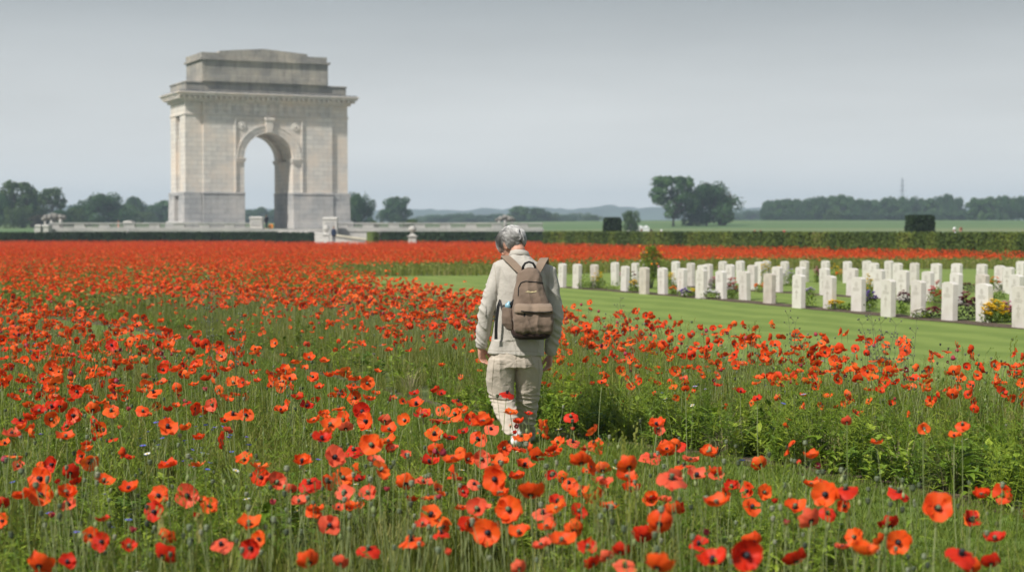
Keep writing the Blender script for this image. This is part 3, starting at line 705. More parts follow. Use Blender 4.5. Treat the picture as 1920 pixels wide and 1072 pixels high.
heroes(900, 780, 3.67, '310 165 110 bo;240 128 40 ps;380 270 80 bo;305 350 120 bo;255 435 115 co;525 270 110 co;540 190 90 ro;640 185 90 dc;790 195 105 do;730 240 90 bs;700 330 150 to;740 400 90 bo;490 415 80 rs;615 465 95 do;840 475 150 bc;690 545 140 bo;'
       '805 580 140 to;1030 360 150 to;1010 440 140 bo;1040 520 130 bo;1185 575 90 bs;1280 590 80 bc;1325 450 160 tc;350 550 170 to;200 650 160 fo;535 600 120 rs;430 680 130 dc;465 780 120 bo;65 800 140 to;275 820 140 bo;650 800 140 to;'
       '565 880 170 bo;430 910 140 bc;740 910 120 rs;970 945 120 ts;880 985 80 tc;785 1030 100 ts;1110 835 140 ts;1250 770 160 to;1340 670 150 ts;1000 1050 150 dc;1230 1050 170 bs;680 660 110 rs;880 640 130 bo;140 335 120 bo;130 545 110 bo;30 640 90 bc;1295 240 120 to;1150 290 90 dc;1370 205 90 ds;270 1060 90 tc')
heroes(0, 600, 3.574, '375 190 70 bo;330 330 80 fo;285 395 70 fs;475 245 60 bs;130 400 70 ds;600 275 62 bo;745 170 70 fs;815 285 70 bo;700 375 70 bs;758 420 62 to;1010 110 50 bo;915 45 65 bo;1255 58 60 bo;1080 430 80 bo;950 485 85 bo;1025 490 95 do;'
       '735 530 70 bo;735 615 95 bo;612 605 90 to;665 565 80 bo;855 610 60 pp;945 605 80 do;345 490 85 bo;360 540 80 tc;340 590 100 bs;245 620 100 bo;485 645 90 fc;1295 440 65 bo;1245 555 60 ds;1170 580 60 bo;1420 570 80 fc;1520 540 65 bo;1300 320 80 bo;1500 345 90 bo;1370 480 75 pp;1640 440 70 bo;1720 415 60 bo;1555 640 110 do;1645 640 90 ro;1710 205 75 bo;1175 345 90 co;1125 175 80 bo;460 460 70 pc')
heroes(500, 520, 3.574, '280 550 90 bo;385 568 70 bo;195 580 75 bo;250 615 60 bo;150 635 80 bo;470 655 75 bo;540 675 60 bo;670 710 85 fo;105 530 50 co;265 455 50 tc;350 745 70 bo;150 690 90 bo;85 715 75 bo;25 660 75 bo;265 870 90 bs;590 810 80 fo;680 825 90 bo;725 785 65 bo;1000 855 100 bo;990 785 65 bs;845 815 40 bo;1170 785 60 bs;910 835 50 ro;'
       '1045 925 100 bo;1180 890 90 do;1265 925 100 ro;1365 955 80 fs;1450 985 130 bo;740 635 45 bo;1170 595 40 co;790 965 85 tc;640 900 110 fs;1280 835 75 ds;1610 780 90 ds;1755 920 45 bs;25 735 60 bo;190 805 70 bs;510 930 70 ro;90 900 90 bo;380 930 90 co;640 455 45 bo;820 490 35 bo;1105 770 30 pp')
heroes(1040, 560, 3.574, '110 795 90 ds;715 835 60 bo;690 870 90 fc;125 885 50 pc;880 615 50 to;440 485 60 fo;318 568 55 bo;868 545 65 bc;1570 540 70 bo;1455 530 75 to;1365 680 50 bs;1435 385 50 bo;1400 420 75 bo;1250 630 65 bs')
print('poppies placed by hand', n_hero)
for x, y in near_cand:
    if n_hero >= 330: break
    if all((x - a) ** 2 + (y - b_) ** 2 > 0.03 for a, b_ in hero_xy):
        z = rh.uniform(.5, .7); px = 960 + x / y * F; py = HZ + (EYE - z) / y * F
        if py < 700 or py > 1085 or not -10 < px < 1930: continue
        if side_near(x, y) is False and rh.random() < .0: continue
        hero(px, py, F * .082 / y, rh.choice('bbccfdrtp'), rh.choice('oooosscp'))
print('poppies in all', n_hero)

# seed heads nearest to the camera, one object each
seedm = [o.data for o in C_pod.objects]; ns = 0
for x, y in sample(4.6, 8.2, 30):
    px, py = pix(x, y, .55); lab = 'small poppy seed head, ' + place(px, py)
    if in_bed(x, y) and ns < 280 and 4 < px < 1916 and py < 1066 and lab not in seen_lab:
        seen_lab.add(lab)
        o = link('poppy_seed_head', rs.choice(seedm), None, (x, y, 0), (rs.uniform(-.14, .14), rs.uniform(-.14, .14), rs.uniform(0, 6.3)), rs.uniform(.85, 1.2)); ns += 1
        tag(o, lab, 'seed head', 'seed heads standing nearest to the camera')

# ------------------------------------------------------------------ small wild flowers, weeds and dry tussocks
def daisy(n, r, pm_, h, cm):
    b = MB(); sp = stem_pts(h, .02, .01, 3, .01); b.tube(sp, .0012, 3, 2, cap=False); t = Vector(sp[-1])
    for k in range(n):
        a = 2 * pi * k / n; u = Vector((cos(a), sin(a), .25)); s_ = Vector((-sin(a), cos(a), 0)) * r * .2
        b.add([t, t + u * r * .6 - s_, t + u * r, t + u * r * .6 + s_], [(0, 1, 2, 3)], 0)
    b.ball(t + Vector((0, 0, .003)), (r * .28, r * .28, r * .2), 6, 4, None, 1)
    return b.mesh('flower', [pm_, cm, M_stem])
D_w = daisy(13, .020, M_white, .42, M_yel); D_b = daisy(9, .020, M_blue, .44, M_pur); D_p = daisy(9, .028, M_lav, .5, M_pur)
def sprinkle(me, name, label, cat, group, spots):
    for px, py, sx_, sy_, n in spots:
        for _ in range(n):
            qx, qy = rs.gauss(px, sx_), rs.gauss(py, sy_); z = .43; d = (EYE - z) * F / (qy - HZ); x = X(qx, d)
            lab = label + ', ' + place(qx, qy)
            if not in_bed(x, d) or lab in seen_lab: continue
            seen_lab.add(lab)
            o = link(name, me, None, (x, d, 0), (rs.uniform(-.3, .45), rs.uniform(-.2, .2), rs.uniform(0, 6.3)), rs.uniform(.75, 1.15)); tag(o, lab, cat, group)
sprinkle(D_b, 'cornflower', 'small blue cornflower', 'cornflower', 'blue cornflowers in the meadow', [(340, 822, 35, 18, 26), (430, 838, 50, 18, 18), (350, 790, 45, 12, 8), (45, 660, 25, 25, 4), (1290, 640, 90, 50, 10), (1500, 860, 120, 40, 8), (120, 930, 80, 50, 8)])
sprinkle(D_w, 'white_daisy', 'small white daisy', 'daisy', 'white daisies in the meadow', [(525, 668, 20, 10, 22), (1280, 760, 30, 22, 16), (760, 925, 45, 25, 7), (380, 872, 12, 8, 4), (1640, 850, 60, 40, 9), (230, 1055, 8, 4, 2), (1240, 800, 120, 40, 22), (1600, 830, 150, 40, 16), (700, 900, 160, 60, 12)])
sprinkle(D_p, 'mauve_flower', 'pale mauve wildflower', 'wildflower', 'mauve wildflowers by the lawn', [(1617, 661, 7, 4, 5), (1650, 560 + 60, 6, 4, 3), (370, 915, 8, 4, 1), (1450, 720, 160, 60, 9), (760, 660, 120, 30, 7)])
M_dry = mat('dry_stalk', rough=0.8, rnd=.6, tint=True, ramp=[(0, (.14, .12, .07)), (1, (.40, .34, .19))], trans=.15)
M_weed = mat('weed_stalk', (0.13, 0.15, 0.09), .8, var=.4, nscale=20)
def tall_weed(px, py_top, d, label, seed, h=None, spread=.12, n=6):
    r_ = random.Random(seed); b = MB(); zt = Z(py_top, d); x = X(px, d)
    for k in range(n):
        dx, dy = r_.uniform(-spread, spread), r_.uniform(-spread, spread); hh = zt * r_.uniform(.72, 1.0) if k else zt
        sp = stem_pts(hh, dx, dy, 8, .02, k); b.tube(sp, [.0035 - .0003 * i for i in range(9)], 4, 0, cap=False)
        for q in range(4, 9):
            for s_ in range(3):
                a = r_.uniform(0, 6.3); p = Vector(sp[q]); e = p + Vector((cos(a) * .05, sin(a) * .05, .05)); b.tube([p, e], .0012, 3, 0, cap=False)
                b.ball(e, (.007, .007, .009), 5, 4, None, 0)
    o = link('tall_weed', None, None, (x, d, 0)); tag(o, label, 'weed')
    b.obj('stalks', M_weed, o, recalc=False)
    b = MB()
    for k in range(14): leaf(b, (r_.uniform(-.04, .04), r_.uniform(-.04, .04), r_.uniform(.05, zt * .6)), r_.uniform(0, 6.3), r_.uniform(.2, 1), .1, .008, 0, .4)
    b.obj('leaves', M_leaf, o, recalc=False)
tall_weed(1660, 583, 14.6, 'tall grey branching weed rising above the poppies in front of the striped lawn', 1, spread=.16, n=8)
tall_weed(1702, 602, 14.9, 'leaning thin grey weed right of the tallest branching weed', 2, spread=.1, n=3)
tall_weed(1484, 592, 16.5, 'small forked dry weed above the poppies in front of the front row of graves', 3, spread=.07, n=3)
tall_weed(1170, 565, 22, 'short dark weed standing against the lawn right of the walking man', 4, n=3)
tall_weed(392, 528, 17.5, 'tall thin weed rising from the left poppies below the arch', 5, n=4)
tall_weed(440, 600, 13.5, 'bent green weed in the left poppies', 6, n=3)
def tussock(px, py, label, seed):
    x, d = gpt(px, py); r_ = random.Random(seed); b = MB()
    for k in range(70):
        b.tint = r_.random(); a = r_.uniform(0, 6.3); blade(b, r_.uniform(0, .1) * cos(a), r_.uniform(0, .1) * sin(a), a, r_.uniform(.15, .42), r_.uniform(.05, .3), r_.uniform(.0015, .003), 4, r_.uniform(.02, .18))
    tag(b.obj('grass_tussock', M_dry, None, recalc=False, loc=(x, d, 0)), label, 'grass tuft')
for k_, (px, py, lb) in enumerate([(1545, 872, 'dry straw coloured grass tussock at the far edge of the grass path'), (1790, 925, 'straw coloured tussock at the path edge near the right side of the photo'), (1690, 900, 'bent yellowing grass tussock between two straw tussocks on the path edge'),
        (770, 742, 'pale dry tussock at the path edge left of the walking man'), (1360, 855, 'low dry tussock beside dark leafy weeds on the path edge')]): tussock(px, py, lb, k_)
LP = [(1240, 838), (1285, 846), (1335, 856), (1400, 862), (1470, 872), (1600, 890), (1650, 895), (1745, 915), (1850, 945), (1900, 955), (1100, 818), (1050, 808), (1180, 826), (860, 772), (810, 756), (740, 735), (690, 722), (640, 705), (900, 785),
      (540, 690), (590, 698), (460, 860), (500, 880), (420, 930), (540, 915), (450, 905)]
for k_, (px, py) in enumerate(LP):
    x, d = gpt(px, py); d += .18
    if px < 560 and py > 800: x, d = X(px, 7.9 + .2 * (k_ % 3)), 7.9 + .2 * (k_ % 3)
    o = link('leafy_plant', LEAFY[k_ % 5], None, (x, d, 0), (0, 0, rs.uniform(0, 6)), rs.uniform(1.0, 1.5))
    tag(o, 'bushy green leafy plant, ' + place(px, py - 20), 'plant', 'leafy plants along the edge of the poppy beds')

# ------------------------------------------------------------------ headstones
M_head = mat('headstone_stone', rough=.8, nscale=6, rnd=.55, detail=9, ramp=[(0, (.36, .33, .28)), (.2, (.53, .495, .44)), (.65, (.61, .58, .535)), (1, (.66, .635, .59))], bump=.25, bscale=60, bdist=.004)
M_headb = mat('weathered_headstone', rough=.85, nscale=5, rnd=.3, detail=9, ramp=[(0, (.40, .35, .29)), (1, (.60, .55, .49))], bump=.3, bscale=60, bdist=.004)
M_carve = mat('carved_mark', (.44, .41, .36), .9, var=.2, nscale=30)
HW, HH, HT = .385, .72, .12
def headstone_mesh(m_):
    b = MB(); poly = [(-HW / 2, -.1), (HW / 2, -.1), (HW / 2, HH - .045)] + [(HW / 2 * cos(a), HH - .045 + .045 * sin(a)) for a in [pi * k / 12 for k in range(1, 12)]] + [(-HW / 2, HH - .045)]
    b.prism(poly[::-1], -HT / 2, HT / 2); return b.mesh('headstone', m_, recalc=True)
HS = [headstone_mesh(M_head), headstone_mesh(M_headb)]
b = MB(); y_ = -HT / 2 - .003
for k in range(20):
    a, c = 2 * pi * k / 20, 2 * pi * (k + 1) / 20
    b.add([(.05 * cos(a), y_, .57 + .05 * sin(a)), (.05 * cos(c), y_, .57 + .05 * sin(c)), (.036 * cos(c), y_, .57 + .036 * sin(c)), (.036 * cos(a), y_, .57 + .036 * sin(a))], [(0, 1, 2, 3)])
b.add([(-.02, y_, .55), (.02, y_, .55), (.012, y_, .595), (-.012, y_, .595)], [(0, 1, 2, 3)])
EMB = b.mesh('carved_emblem', M_carve)
b = MB()
for k, (w_, z_) in enumerate([(.1, .49), (.13, .465), (.11, .44)]): b.add([(-w_, y_, z_), (w_, y_, z_), (w_, y_, z_ + .008), (-w_, y_, z_ + .008)], [(0, 1, 2, 3)])
INS = b.mesh('carved_lines', M_carve)
b = MB(); b.box(-.016, .016, y_, y_ + .004, .20, .40); b.box(-.055, .055, y_ - .0015, y_ + .004, .325, .355); CRS = b.mesh('carved_cross', M_carve)
ORD = ['first', 'second', 'third', 'fourth', 'fifth', 'sixth', 'seventh', 'eighth', 'ninth', 'tenth', 'eleventh', 'twelfth', 'thirteenth', 'fourteenth', 'fifteenth', 'sixteenth', 'seventeenth', 'eighteenth', 'nineteenth', 'twentieth', 'twenty first', 'twenty second']
ROWS = {'front row': '1054 494;1082 495;1115 496;1172 499;1208 501;1243 502;1279 503;1315 505;1353 508;1397 509;1443 513;1498 515;1556 517;1610 520;1666 524;1722 526;1781 529;1847 532;1916 537',
        'second row': '1296 493;1317 497;1328 495;1370 496;1411 497;1458 500;1501 501;1547 503;1598 503;1650 505;1694 507;1741 509;1793 512;1842 514;1907 515',
        'rear rows': '1154 492;1192 493;1267 490;1356 490;1389 489;1424 491;1437 489;1472 490;1508 489;1548 489;1589 490;1626 489;1639 493;1668 489;1683 493;1715 493;1756 494;1794 494;1841 495;1875 498;1892 501;1915 490'}
BROWN = {('front row', 2), ('front row', 4), ('front row', 10), ('second row', 13)}
rg = random.Random(9); stone_pos = {}
for rn, txt in ROWS.items():
    pts = [tuple(map(float, q.split())) for q in txt.split(';')]; stone_pos[rn] = []
    for k, (px, ty) in enumerate(pts):
        hs = HH * rg.uniform(.97, 1.03); d = F * (EYE - hs) / (ty - HZ); x = X(px, d); stone_pos[rn].append((x, d))
        br = (rn, k) in BROWN
        e = thing('headstone', '%s headstone, %s from the left in the %s' % ('weathered brownish' if br else 'pale white stone', ORD[k], rn + (' of graves' if rn != 'rear rows' else ' of graves behind')), 'headstone', (x, d, .008), R(-69 + rg.uniform(-4, 4)), 'rows of war grave headstones')
        e.rotation_euler[0] = rg.uniform(-.02, .02); e.rotation_euler[1] = rg.uniform(-.025, .025); e.scale = (1, 1, hs / HH)
        sl = bevel(link('slab', HS[1 if br else 0], e), .008, 2)
        link('carved_emblem', EMB, e); link('carved_lines', INS, e)
        if rg.random() < .5: link('carved_cross', CRS, e)
for rn, wdt in (('front row', .42), ('second row', .4)):
    pts = sorted(stone_pos[rn], key=lambda p: -p[1]); L_, R_ = [], []
    for k in range(0, len(pts)):
        x, y = pts[k]; j = .1 * sin(k * 3.1); L_.append((x - wdt - j, y - .42 - j)); R_.append((x + wdt + j * .6, y + .42))
    # a straight bed fitted to the row
    A = np.array(pts); c = A.mean(0); u, s_, vt = np.linalg.svd(A - c); dr = vt[0] * (1 if vt[0][1] < 0 else -1)
    t = (A - c) @ dr; nrm = np.array([dr[1], -dr[0]]); t0, t1 = t.min() - .6, t.max() + .6; off = (A - c) @ nrm
    cf = np.polyfit(t, off, 3 if len(A) > 8 else 1); q = []; q2 = []
    for k in range(41):
        tt = t0 + (t1 - t0) * k / 40; o_ = np.polyval(cf, tt); wv = wdt * (1 + .15 * sin(k * 1.7)); p = c + dr * tt + nrm * (o_ + wv); q.append(tuple(p)); p = c + dr * tt + nrm * (o_ - wv * .7); q2.append(tuple(p))
    sheet('grave_bed_soil', q + q2[::-1], .014, M_soil)
b = None

# grave plants
def flower_clump(r_, rad, h, nl, nf, fs, lsz=.06, lw=.012, tall=False):
    g_ = MB(); f_ = MB()
    for k in range(nl):
        a = r_.uniform(0, 6.3); rr = rad * math.sqrt(r_.random()); z = r_.uniform(0, h * .85) * (1 - .5 * (rr / rad) ** 2); g_.tint = r_.random()
        leaf(g_, (rr * cos(a), rr * sin(a), z), r_.uniform(0, 6.3), r_.uniform(-.1, 1.2), lsz * r_.uniform(.7, 1.3), lw, 0, .3)
    for k in range(nf):
        a = r_.uniform(0, 6.3); rr = rad * .95 * math.sqrt(r_.random()); z = h * (1 - .45 * (rr / rad) ** 2) * (r_.uniform(.8, 1.1) if not tall else r_.uniform(.55, 1.15))
        p = Vector((rr * cos(a), rr * sin(a), z)); f_.tint = r_.random()
        if tall: g_.tube([(p.x * .5, p.y * .5, 0), p], .002, 3, 0, cap=False)
        nn = 6
        for q in range(nn):
            a2 = 2 * pi * q / nn + k; u = Vector((cos(a2), sin(a2), .45)); s_ = Vector((-sin(a2), cos(a2), 0)) * fs * .45
            f_.add([p, p + u * fs * .6 - s_, p + u * fs, p + u * fs * .6 + s_], [(0, 1, 2, 3)], 0)
        f_.ball(p + Vector((0, 0, fs * .2)), fs * .35, 5, 4, None, 0)
    return g_, f_
FM = {'yellow': M_yel, 'pink': M_pnk, 'maroon': M_mar, 'orange': M_org, 'purple': M_pur, 'white': M_white, 'mauve': M_lav, 'crimson': M_redp, 'cream': M_cream}
GP = [  # px, base py, height px, half width px, colour, what, flowers
    (1099, 541, 22, 11, None, 'grey green feathery bush beside the second front headstone', 0), (1122, 541, 22, 9, 'yellow', 'yellow tulips beside the third headstone of the front row', 9),
    (1148, 543, 15, 13, None, 'low lime green ground plants between the left headstones', 0), (1162, 531, 14, 5, 'pink', 'pink flowers behind the left headstones', 6), (1185, 545, 27, 7, 'maroon', 'maroon and pink leafed plant beside the fourth front headstone', 8),
    (1189, 548, 15, 8, 'yellow', 'three yellow blooms at the foot of the brown headstone left of the rose bush', 5), (1257, 538, 18, 7, 'yellow', 'yellow flowers right of the rose bush', 7), (1262, 553, 10, 5, 'orange', 'small orange flowers in the front grave bed', 4),
    (1284, 557, 10, 8, 'purple', 'low purple flowers at the foot of a front headstone', 10), (1299, 556, 9, 6, 'yellow', 'tiny yellow flowers between two front headstones', 4), (1333, 560, 11, 13, 'white', 'trailing white flowers in the front grave bed', 16), (1338, 541, 14, 7, 'pink', 'pale pink flowers behind the trailing white flowers', 8),
    (1372, 560, 26, 9, 'crimson', 'tall crimson red flowers between two front headstones', 12), (1425, 548, 12, 8, 'orange', 'orange and red flowers in the second grave row', 7), (1440, 535, 34, 10, 'yellow', 'tall stems of yellow blooms behind the tenth front headstone', 14), (1447, 568, 12, 6, 'maroon', 'dark wilted plant at the foot of the brown front headstone', 3),
    (1478, 536, 24, 9, 'mauve', 'mauve and white flowers on a grey green bush', 10), (1511, 574, 20, 14, None, 'dark green rounded bush in front of the twelfth front headstone', 0), (1518, 556, 12, 7, 'mauve', 'pale blue flowers behind the dark green bush', 6), (1532, 530, 22, 4, 'pink', 'thin magenta flower spike in the rear grave rows', 6),
    (1567, 580, 12, 12, 'yellow', 'low yellow flowers left of the thirteenth front headstone', 12), (1591, 581, 13, 8, None, 'small olive green clipped ball plant in the front grave bed', 0), (1565, 521, 16, 8, 'yellow', 'yellow flowers over dark leaves in the rear rows', 8), (1576, 527, 14, 7, 'orange', 'amber flowers in the rear grave rows', 7),
    (1631, 556, 26, 10, 'yellow', 'large yellow blooms behind the fourteenth front headstone', 12), (1633, 579, 22, 9, 'purple', 'purple blue flowers between two front headstones', 14), (1696, 570, 16, 9, 'maroon', 'maroon and white flowers in the second grave row', 8), (1692, 588, 18, 7, None, 'dark green conical small shrub in the front grave bed', 0),
    (1757, 575, 30, 12, 'crimson', 'red spiky leaved plant behind the sixteenth front headstone', 14), (1752, 596, 14, 15, 'maroon', 'mixed red and purple flowers between two front headstones', 14), (1728, 596, 12, 13, 'cream', 'cream flowers at the foot of a front headstone', 9), (1812, 599, 32, 17, 'maroon', 'large burgundy bush right of the seventeenth front headstone', 14),
    (1803, 565, 14, 8, 'pink', 'pink and orange flowers behind the burgundy bush', 8), (1866, 604, 26, 18, 'yellow', 'large mass of bright yellow flowers near the right edge', 42), (1891, 602, 26, 11, 'pink', 'pink and orange flowers beside the large yellow mass', 16), (1815, 548, 14, 10, 'maroon', 'dark plants in the rear rows behind the burgundy bush', 4),
    (1865, 545, 18, 8, 'orange', 'pale orange flowers in the second row near the right edge', 8), (1872, 560, 12, 10, 'cream', 'cream and yellow flowers above the large yellow mass', 10), (1350, 530, 10, 6, None, 'small green plant in the rear grave row', 0), (1462, 520, 14, 7, 'yellow', 'yellow flowers by the rear headstones', 7), (1900, 545, 12, 7, 'white', 'white flowers by the right rear headstones', 8)]
rq = random.Random(31)
for px, by, hp, wp, col, lb, nf in GP:
    d = F * EYE / (by - HZ) - .25; x = X(px, d); h = hp / F * d * 1.45; rad = wp / F * d * 1.45
    g_, f_ = flower_clump(rq, rad, h * (1 if col else .95), int(90 + 1100 * rad * h), int(nf * 2.4), (.052 if col else .02) * (1.2 if nf < 8 else 1), lsz=.085 if hp > 15 else .06, lw=.018, tall=hp > 20 and col not in (None, 'maroon'))
    e = thing('flowering_plant' if col else 'small_shrub', lb, 'flowers' if col else 'shrub', (x, d, .014))
    lm = M_leaf if col not in ('maroon',) else mat('dark_leaf', (.05, .045, .03), .7, var=.5, tint=True, rnd=.4)
    g_.obj('leaves', lm, e, recalc=False)
    if nf: f_.obj('blooms', FM[col], e, recalc=False)
# the rose bush
d = 50.0; e = thing('rose_bush', 'tall green rose bush with orange, pink and white blooms standing between the headstones', 'rose bush', (X(1221, d), d, .01))
b = MB(); bl = {'orange': MB(), 'white': MB(), 'pink': MB()}; tr = MB(); r_ = random.Random(3)
for k in range(9):
    a = k * .7; tr.tube([(.03 * cos(a), .03 * sin(a), 0), (.12 * cos(a), .1 * sin(a), .5), (.3 * cos(a), .28 * sin(a), 1.0)], [.014, .01, .005], 5, cap=False)
for k in range(1900):
    a = r_.uniform(0, 6.3); z = r_.uniform(.25, 1.22); lob = .40 * sin(pi * min(1, (z + .15) / 1.45)) ** .7 * (1 + .25 * sin(3 * a + z * 4)); rr = lob * math.sqrt(r_.random())
    b.tint = r_.random(); leaf(b, (rr * cos(a), rr * sin(a), z), r_.uniform(0, 6.3), r_.uniform(-.3, 1.1), .075, .02, 0, .3)
for k in range(17):
    a = r_.uniform(0, 6.3); z = r_.uniform(.5, 1.25); rr = .34; c_ = 'orange' if k % 3 else r_.choice(['white', 'pink'])
    bl[c_].ball((rr * cos(a), rr * sin(a), z), (.034, .034, .03), 7, 5)
tr.obj('stems', M_weed, e); b.obj('leaves', M_leaf, e, recalc=False)
for c_, m_ in (('orange', M_org), ('white', M_cream), ('pink', M_pnk)): bl[c_].obj('blooms', m_, e)
# ------------------------------------------------------------------ the arch on its terrace
ST_w = stone_mat('warm_ashlar', (.66, .62, .56), (.53, .50, .465), (.70, .60, .50), stain_amt=.30, joint=.66)
ST_g = stone_mat('grey_ashlar', (.40, .40, .395), (.30, .305, .31), (.52, .49, .455), bw=1.6, bh=.6, stain_amt=.5, joint=.6)
ST_d = stone_mat('weathered_attic_stone', (.31, .295, .27), (.22, .21, .195), (.46, .41, .34), bw=1.8, bh=.6, stain=(.11, .105, .09), stain_amt=.75)
ST_p = stone_mat('pale_stone', (.56, .54, .50), (.52, .50, .465), (.48, .455, .41), bw=.9, bh=.4, stain_amt=.2)
ST_t = stone_mat('terrace_stone', (.40, .39, .37), (.35, .34, .33), (.46, .44, .41), bw=1.1, bh=.42, stain_amt=.45)
M_lead = mat('lead_flashing', (.07, .08, .095), .6)
phi = R(25.4); fd = 210.0; zb = 1.86; D2 = 3.8
fc = Vector((X(505, fd), fd)); ctr = (fc.x - sin(phi) * D2, fc.y + cos(phi) * D2, zb)
arch = thing('memorial_arch', 'massive pale stone memorial arch with grey plinths, dentil cornice and stepped attic, behind the hedge', 'arch', ctr, phi)
def sym(fn):
    for s in (-1, 1): fn(s)
def sb(b, s, x0, x1, *a, **k):
    b.box(min(s * x0, s * x1), max(s * x0, s * x1), *a, **k)
RA = 3.1; SPR = 8.6
for s in (-1, 1):
    b = MB()
    sb(b, s, RA, 8.2, -D2, D2, 4.4, 8.4); sb(b, s, RA + 1.0, 8.2, -2.0, 2.0, 8.4, 12.0); sb(b, s, RA, 8.2, -D2, -2.0, 8.4, 12.0); sb(b, s, RA, 8.2, 2.0, D2, 8.4, 12.0); sb(b, s, RA, 8.2, -D2, D2, 12.0, 13.7)
    sb(b, s, 8.2, 10.35, -3.5, -1.0, 4.4, 13.7); sb(b, s, 8.2, 10.35, 1.0, 3.5, 4.4, 13.7); sb(b, s, 8.2, 9.85, -1.0, 1.0, 4.4, 13.7)
    sb(b, s, 9.85, 10.0, -.75, .75, 11.4, 13.0); sb(b, s, 9.85, 10.05, -1.0, -.55, 4.4, 11.0); sb(b, s, 9.85, 10.05, .55, 1.0, 4.4, 11.0)
    b.obj('tower', ST_w, arch)
    b = MB()
    sb(b, s, RA - .04, 8.3, -D2 - .12, D2 + .12, 0, 4.2); sb(b, s, RA - .08, 8.36, -D2 - .2, D2 + .2, 4.2, 4.45)
    sb(b, s, 8.3, 10.65, -3.8, -1.05, 0, 4.0, taper=.08); sb(b, s, 8.3, 10.65, 1.05, 3.8, 0, 4.0, taper=.08); sb(b, s, 8.3, 10.1, -1.05, 1.05, 0, 4.0)
    sb(b, s, 8.36, 10.62, -3.72, 3.72, 4.0, 4.42); sb(b, s, 8.4, 11.0, -4.1, 4.1, 0, .9, taper=.12); sb(b, s, RA - .02, 8.4, -D2 - .3, D2 + .3, 0, .7, taper=.04)
    b.obj('plinth', ST_g, arch)
# dark recess linings are simply deep; the vault and the wall over the opening
b = MB(); seg = 28
arc = [(RA * cos(pi * k / seg), SPR + RA * sin(pi * k / seg)) for k in range(seg + 1)]
for y0, y1 in ((-D2, -2.0), (2.0, D2)):
    for k in range(seg):
        (xa, za), (xb, zb_) = arc[k], arc[k + 1]
        b.prism([(xa, za), (xa, 13.7), (xb, 13.7), (xb, zb_)], y0, y1)
for k in range(seg):
    (xa, za), (xb, zb_) = arc[k], arc[k + 1]; f_ = 1.14
    b.prism([(xa * f_, SPR + (za - SPR) * f_), (xa * f_, 13.7), (xb * f_, 13.7), (xb * f_, SPR + (zb_ - SPR) * f_)], -2.0, 2.0)
b.obj('vault', ST_w, arch)
for sy in (-1, 1):
    b = MB()
    for r0, r1, pr in ((RA + .02, RA + .42, .10), (RA + .42, RA + .85, .16), (RA + .85, RA + 1.05, .24)):
        for k in range(seg):
            a, c = pi * k / seg, pi * (k + 1) / seg
            y0, y1 = sorted((sy * D2, sy * (D2 + pr)))
            b.prism([(r0 * cos(a), SPR + r0 * sin(a)), (r1 * cos(a), SPR + r1 * sin(a)), (r1 * cos(c), SPR + r1 * sin(c)), (r0 * cos(c), SPR + r0 * sin(c))], y0, y1)
    b.obj('archivolt', ST_w, arch)
    b = MB(); y0, y1 = sorted((sy * D2, sy * (D2 + .42))); b.prism([(-.38, 11.75), (.38, 11.75), (.55, 13.55), (-.55, 13.55)], y0, y1); b.box(-.62, .62, *sorted((sy * D2, sy * (D2 + .52))), 13.2, 13.6)
    b.obj('keystone', ST_w, arch)
    b = MB(); y0, y1 = sorted((sy * D2, sy * (D2 + .2)))
    for s in (-1, 1): sb(b, s, 4.15, 4.32, y0, y1, 4.45, 13.5)
    b.box(-4.32, -.62, y0, y1, 13.42, 13.6); b.box(.62, 4.32, y0, y1, 13.42, 13.6)
    b.obj('panel_frame', ST_w, arch)
    for s in (-1, 1):
        b = MB(); M_ = Matrix.Translation((s * 3.42, sy * D2, 12.55)) @ Matrix.Rotation(R(90 * sy), 4, 'X') @ Matrix.Scale(-1, 4, (0, 0, 1)); b.lathe([(.5, -.12), (.5, .1), (.42, .16), (.3, .1), (.15, .2), (.02, .24)], 20, Matrix.Translation((s * 3.42, sy * D2, 12.55)) @ Matrix.Rotation(R(90 if sy < 0 else -90), 4, 'X')); b.obj('roundel', ST_w, arch)
        b = MB(); sb(b, s, RA - .12, 4.1, *sorted((sy * (D2 - 1.75), sy * (D2 + .22))), SPR - .45, SPR - .12); sb(b, s, RA - .2, 4.15, *sorted((sy * (D2 - 1.78), sy * (D2 + .3))), SPR - .12, SPR); b.obj('impost', ST_w, arch)
b = MB(); b.box(-8.25, 8.25, -D2, D2, 13.7, 15.3); sym(lambda s: sb(b, s, 8.25, 10.35, -3.5, 3.5, 13.7, 15.3)); b.box(-8.35, 8.35, -D2 - .1, D2 + .1, 13.7, 13.95); sym(lambda s: sb(b, s, 8.35, 10.45, -3.6, 3.6, 13.7, 13.95)); b.obj('frieze', ST_w, arch)
for k in range(15):
    x = -7.6 + k * 15.2 / 14
    b = MB()
    for q in (-.2, 0, .2): b.box(x + q - .07, x + q + .07, -D2 - .09, -D2, 14.0, 15.2)
    b.box(x - .3, x + .3, -D2 - .11, -D2, 15.2, 15.3); b.obj('triglyph', ST_w, arch)
b = MB(); b.box(-10.6, 10.6, -D2 - .3, D2 + .3, 15.3, 15.62); b.box(-11.25, 11.25, -D2 - .95, D2 + .95, 15.95, 16.25); b.box(-11.45, 11.45, -D2 - 1.15, D2 + 1.15, 16.25, 16.42)
b.box(-10.8, 10.8, -D2 - .5, D2 + .5, 15.62, 15.95)
for k in range(34): x = -10.7 + k * 21.4 / 33; b.box(x - .16, x + .16, -D2 - .9, -D2 - .5, 15.66, 15.95)
for s in (-1, 1):
    for k in range(12): y = -3.9 + k * 7.8 / 11; sb(b, s, 10.8, 11.2, y - .16, y + .16, 15.66, 15.95)
b.obj('cornice', ST_w, arch)
